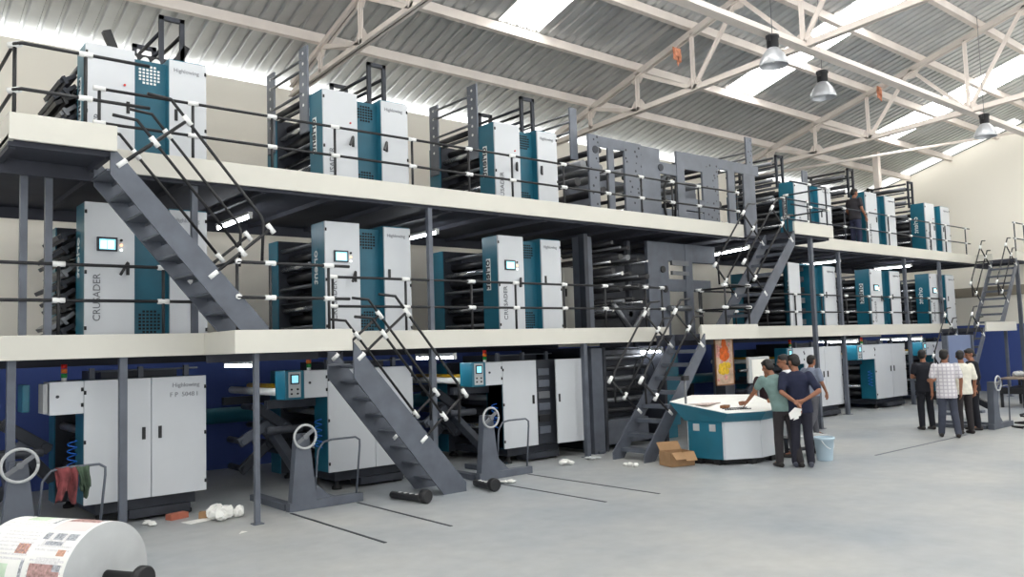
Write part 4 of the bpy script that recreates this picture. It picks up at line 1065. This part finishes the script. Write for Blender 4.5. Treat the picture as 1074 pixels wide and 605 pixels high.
def person(label, loc, face, height, J, shirt, trousers, skin='skin', shoe='shoe', sleeve=.5, bald=False, hairlen=0, untucked=.0, glasses=False):
    """J: pose in metres for a 1.70 m figure; x right, y forward, z up"""
    s = height / 1.70
    t = thing('person', label, 'person', loc, -R(face)); t.scale = (s, s, s)
    lean = J.get('lean', 0.0); side = J.get('side', 0.0); turn = J.get('turn', 0.0); nod = J.get('nod', 0.0)
    hip = V((0, 0, .92))
    def up_(p):        # body above the hip leans forward / sideways
        p = V(p); f = max(0, p.z - .92)
        return V((p.x + side * f, p.y + lean * f, .92 + f * math.sqrt(max(.2, 1 - lean * lean - side * side))))
    sh = {k: up_((.185 * k, 0, 1.39)) for k in (-1, 1)}
    neck0, neck1 = up_((0, -.01, 1.40)), up_((0, .015, 1.50))
    HC = up_((0, .03, 1.585))
    rot = Matrix.Rotation(-R(turn), 3, 'Z') @ Matrix.Rotation(-R(nod), 3, 'X')
    el = {-1: J.get('le', (-.24, -.03, 1.12)), 1: J.get('re', (.24, -.03, 1.12))}
    wr = {-1: J.get('lw', (-.25, .05, .88)), 1: J.get('rw', (.25, .05, .88))}
    hd = {-1: J.get('lh', (0, .02, -.09)), 1: J.get('rh', (0, .02, -.09))}
    kn = {-1: J.get('lk', (-.1, .02, .49)), 1: J.get('rk', (.1, .02, .49))}
    an = {-1: J.get('la', (-.11, -.02, .08)), 1: J.get('ra', (.11, -.02, .08))}
    hp = {k: V((.086 * k, 0, .86)) for k in (-1, 1)}
    # body: one continuous skin
    b = MB()
    b.loft([up_((0, 0, z)) for z in (.84, .92, 1.05, 1.18, 1.3, 1.38, 1.42)], [(.1, .15), (.105, .155), (.095, .135), (.1, .145), (.11, .165), (.09, .15), (.05, .08)], 18, up=(0, 1, 0))
    bone(b, neck0, neck1, .062, .055)
    for k in (-1, 1):
        bone(b, sh[k], el[k], .05, .038); bone(b, el[k], wr[k], .038, .026)
        d = V(hd[k]).normalized(); w0 = V(wr[k]); lat = d.cross(V((1, 0, 0))) if abs(d.x) < .8 else d.cross(V((0, 1, 0)))
        lat.normalize(); nn = d.cross(lat).normalized()
        bone(b, w0, w0 + d * .07, .028, .03)
        for q, (off, ln) in enumerate(((-.030, .07), (-.010, .08), (.010, .075), (.029, .06))):
            base = w0 + d * .085 + lat * off; mid = base + d * ln * .5 + nn * .006; tip = mid + d * ln * .45 + nn * .02
            bone(b, base, mid, .0105, .0095, 8); bone(b, mid, tip, .0095, .008, 8)
        th = w0 + d * .03 + lat * .028; bone(b, th, th + d * .035 + lat * .03, .012, .011, 8); bone(b, th + d * .035 + lat * .03, th + d * .065 + lat * .034, .011, .009, 8)
        bone(b, hp[k], kn[k], .085, .055); bone(b, kn[k], an[k], .055, .04); bone(b, an[k], V(an[k]) + V((0, .13, -.04)), .038, .03)
    def hp_(p): return HC + rot @ V(p)
    b.sphere(HC + rot @ V((0, -.005, .03)), .076, .094, .092, 20, 14, rot); b.sphere(HC + rot @ V((0, .03, -.035)), .058, .066, .075, 16, 12, rot)
    bone(b, hp_((0, .088, .012)), hp_((0, .106, -.018)), .010, .014, 8)
    for k in (-1, 1): b.sphere(hp_((.076 * k, -.01, 0)), .012, .022, .034, 10, 8, rot)
    b.sphere(hp_((0, .088, -.052)), .026, .012, .012, 10, 8, rot)
    body = b.build('body', skin, t); remesh(body, .0085, 2)
    b = MB()
    for k in (-1, 1): b.sphere(hp_((.031 * k, .083, .016)), .011, .008, .008, 8, 6)
    b.build('eyes', 'eye', t)
    # hair
    b = MB()
    if bald: b.sphere(hp_((0, -.035, .0)), .080, .068, .06, 18, 12, rot)
    else:
        b.sphere(hp_((0, -.016, .052)), .083, .098, .085, 18, 12, rot); b.sphere(hp_((0, -.05, -.0)), .076, .062, .075, 16, 10, rot)
        bone(b, hp_((-.04, .04, .1)), hp_((.04, .04, .1)), .026, .026)
    hr = b.build('hair', 'hair', t); remesh(hr, .012, 2)
    if glasses:
        b = MB()
        for k in (-1, 1): b.tube([hp_((.031 * k + .022 * math.cos(a), .1, .016 + .016 * math.sin(a))) for a in [q * .63 for q in range(11)]], .003, 6); b.cyl(hp_((.053 * k, .1, .02)), hp_((.077 * k, 0, .02)), .0025, 6)
        b.build('glasses', 'black', t)
    # shirt
    b = MB(); zlo = .86 - untucked
    b.loft([up_((0, 0, z)) if z > .92 else V((0, 0, z)) for z in (zlo, .92, 1.05, 1.18, 1.3, 1.38, 1.43, 1.455)], [(.138, .192), (.134, .184), (.122, .168), (.122, .17), (.13, .19), (.11, .178), (.075, .11), (.06, .07)], 22, up=(0, 1, 0))
    for k in (-1, 1):
        e = V(el[k]); w_ = V(wr[k])
        if sleeve <= 1: bone(b, sh[k], sh[k].lerp(e, sleeve), .068, .064)
        else: bone(b, sh[k], e, .066, .052); bone(b, e, e.lerp(w_, sleeve - 1), .052, .042)
    so = b.build('shirt', shirt, t); remesh(so, .014, 3)
    # trousers
    b = MB()
    b.loft([V((0, 0, z)) for z in (.80, .86, .93, .99)], [(.106, .16), (.112, .164), (.11, .158), (.1, .148)], 20, up=(0, 1, 0))
    for k in (-1, 1):
        bone(b, hp[k], kn[k], .09, .073); a = V(an[k]); bone(b, kn[k], a + V((0, .01, .0)), .075, .062)
    to = b.build('trousers', trousers, t); remesh(to, .014, 3)
    for k in (-1, 1):
        a = V(an[k]); b = MB(); z = a.z - .08
        b.loft([a + V((0, -.07, -.045)), a + V((0, -.02, -.03)), a + V((0, .07, -.042)), a + V((0, .16, -.052)), a + V((0, .2, -.056))], [(.034, .03), (.05, .042), (.038, .046), (.028, .042), (.018, .025)], 14, up=(0, 0, 1))
        b.build('shoe', shoe, t)
    return t
S = dict(green=cloth('grey_green_shirt', (112, 136, 132)), navy=cloth('navy_shirt', (28, 33, 58)), dtrs=cloth('charcoal_trousers', (44, 40, 42)), ntrs=cloth('black_navy_trousers', (36, 36, 48)),
         white=cloth('white_shirt', (222, 224, 228)), brown=cloth('dark_maroon_shirt', (58, 40, 44)), blueg=cloth('blue_grey_shirt', (130, 138, 156)), gtrs=cloth('grey_trousers', (88, 88, 94)),
         black=cloth('black_clothes', (26, 27, 36)), plaid=cloth('white_check_shirt', (222, 218, 220), (188, 182, 190)), jeans=cloth('dark_jeans', (64, 68, 82)), cream=cloth('cream_shirt', (226, 222, 208)),
         tee=cloth('charcoal_tee', (50, 47, 52)), bjeans=cloth('navy_jeans', (44, 48, 72)))
person('man in grey-green shirt leaning over the control console, seen from behind', (11.33, 7.12, 0), 30, 1.66,
       dict(lean=.30, side=-.16, nod=28, turn=-10, le=(-.33, .22, 1.2), lw=(-.42, .40, .99), lh=(-.3, 1, -.2), re=(.2, .22, 1.14), rw=(.1, .44, 1.0), rh=(-.3, 1, -.1), lk=(-.1, -.0, .49), la=(-.13, -.06, .08), rk=(.12, -.06, .49), ra=(.14, -.2, .08)), S['green'], S['dtrs'], sleeve=.75)
person('man in navy shirt standing with hands behind his back, holding white paper', (11.42, 6.88, 0), 55, 1.70,
       dict(lean=.10, side=-.08, nod=14, turn=-35, le=(-.27, -.14, 1.14), lw=(-.06, -.26, .98), lh=(.5, -.1, -.9), re=(.27, -.16, 1.15), rw=(.04, -.24, 1.02), rh=(-1, -.2, -.25), lk=(-.09, 0, .49), rk=(.09, .0, .49)), S['navy'], S['ntrs'], shoe='shoeg', sleeve=.8, untucked=.04)
t = thing('paper_sheet', 'white paper held in the hand behind the navy shirt man', 'paper', (11.42, 6.88, 0), -R(55))
b = MB(); b.plate([(-.17, -.29, .74), (-.02, -.3, .8), (.0, -.31, .9), (-.1, -.3, .92), (-.19, -.29, .83)], (0, .012, 0)); b.plate([(-.13, -.3, .73), (-.05, -.31, .76), (-.06, -.31, .86)], (0, -.01, 0)); b.build('folded_sheet', 'paper', t)
person('bald man bending over the far side of the console', (12.75, 8.28, 0), 240, 1.56,
       dict(lean=.32, nod=30, le=(-.25, .2, 1.14), lw=(-.2, .4, .98), lh=(.2, 1, -.1), re=(.25, .2, 1.14), rw=(.2, .4, .98), rh=(-.2, 1, -.1)), S['brown'], S['dtrs'], skin='skin2', bald=True)
person('man in white shirt and glasses looking over the console, mostly hidden', (12.3, 7.58, 0), -30, 1.68,
       dict(lean=.08, nod=12, turn=-15), S['white'], S['gtrs'], sleeve=1.5, glasses=True)
person('man in blue-grey shirt walking behind the thin post', (14.9, 8.72, 0), 100, 1.6,
       dict(lean=.05, lk=(-.1, .14, .5), la=(-.1, .2, .09), rk=(.1, -.06, .5), ra=(.1, -.3, .14), le=(-.24, -.1, 1.13), re=(.24, .06, 1.13), rw=(.22, .2, .93)), S['blueg'], S['gtrs'], sleeve=.7)
person('man in black clothes with one arm folded, beside the plaid shirt man', (17.35, 7.6, 0), 40, 1.62,
       dict(turn=40, le=(-.24, .05, 1.13), lw=(-.02, .2, 1.1), lh=(1, .1, 0), re=(.27, -.1, 1.14), rw=(.1, -.2, 1.05), rh=(-1, 0, .1)), S['black'], S['black'], sleeve=.6, untucked=.06)
person('man in white checked shirt and dark jeans seen from behind', (16.25, 6.72, 0), 62, 1.64,
       dict(turn=20, le=(-.26, -.03, 1.12), re=(.26, -.03, 1.12), lk=(-.1, .0, .49), la=(-.13, .06, .08), rk=(.11, .02, .49), ra=(.15, -.08, .08)), S['plaid'], S['jeans'], sleeve=.75, untucked=.1)
person('man in plain cream shirt, half hidden behind the checked shirt', (17.0, 6.72, 0), 40, 1.6,
       dict(turn=30, nod=8), S['cream'], S['dtrs'], sleeve=.9, untucked=.05)
person('man in dark clothes looking down, behind the cream shirt man', (17.75, 6.82, 0), -40, 1.62,
       dict(nod=20, turn=-10), S['black'], S['black'], sleeve=1.6, untucked=.04)
person('man in dark t-shirt standing on the upper gallery by the railing', (21.15, 10.80, DU), 105, 1.7,
       dict(nod=14, turn=10, re=(.25, .0, 1.12), rw=(.22, .16, .92), rh=(-.1, .5, -.8), le=(-.24, .0, 1.12), lw=(-.2, .15, .93)), S['tee'], S['bjeans'], sleeve=.6)

# ------------------------------------------------------------------ light
w = bpy.data.worlds.new('World'); sc.world = w; w.use_nodes = True
bg = w.node_tree.nodes['Background']; bg.inputs['Color'].default_value = (0.93, 0.97, 1.0, 1); bg.inputs['Strength'].default_value = 1.3
sun = bpy.data.lights.new('Sun', 'SUN'); sun.energy = 26.0; sun.angle = R(1.0); sun.color = (1, 1, 1)
suno = bpy.data.objects.new('Sun', sun); COL.objects.link(suno); suno.rotation_euler = V((-.15, -.62, -.77)).to_track_quat('-Z', 'Y').to_euler(); suno.location = (0, 30, 40)

# ------------------------------------------------------------------ camera
cam = bpy.data.cameras.new('Camera'); co = bpy.data.objects.new('Camera', cam); COL.objects.link(co)
yaw, pit, rol = 0.696401776, 0.0720511337, 0.0320214542
fw = V((math.sin(yaw) * math.cos(pit), math.cos(yaw) * math.cos(pit), math.sin(pit)))
rt = V((math.cos(yaw), -math.sin(yaw), 0)); dn = fw.cross(rt)
r2 = rt * math.cos(rol) + dn * math.sin(rol); d2 = dn * math.cos(rol) - rt * math.sin(rol)
mw = Matrix.Identity(4)
for i in range(3): mw[i][0], mw[i][1], mw[i][2] = r2[i], -d2[i], -fw[i]
mw[2][3] = 1.95
co.matrix_world = mw
cam.sensor_width = 36; cam.lens = 857.155 / 1074 * 36; cam.clip_end = 300; cam.clip_start = .05
sc.camera = co
vs = sc.view_settings; vs.view_transform = 'Standard'; vs.look = 'None'; vs.exposure = -0.2; vs.gamma = 1.0; vs.use_curve_mapping = False
sc.cycles.max_bounces = 10; sc.cycles.diffuse_bounces = 6; sc.cycles.use_denoising = True

# ------------------------------------------------------------------ groups of repeats
GROUPS = {'printing_unit': 'printing units on the galleries', 'floor_unit': 'floor units under the lower gallery', 'reel_stand': 'reel stands on the floor',
          'steel_stair': 'steel stairs of the press', 'guard_rail': 'pipe railings of the galleries', 'fluorescent_light': 'tube lights under the galleries',
          'high_bay_lamp': 'high bay lamps under the roof', 'roof_truss': 'roof trusses', 'roof_purlin': 'roof purlins', 'press_platform': 'press galleries',
          'loose_reel_shaft': 'loose reel shafts on the floor', 'floor_track': 'tracks in the floor', 'crumpled_paper': 'paper litter on the floor',
          'person': 'people in the press hall', 'rag': 'rags on the reel stand', 'cloth_strip': 'cloths on the roof trusses'}
for o in sc.objects:
    if o.parent is None and 'category' in o:
        k = o.name.split('.')[0]
        if k in GROUPS: o['group'] = GROUPS[k]
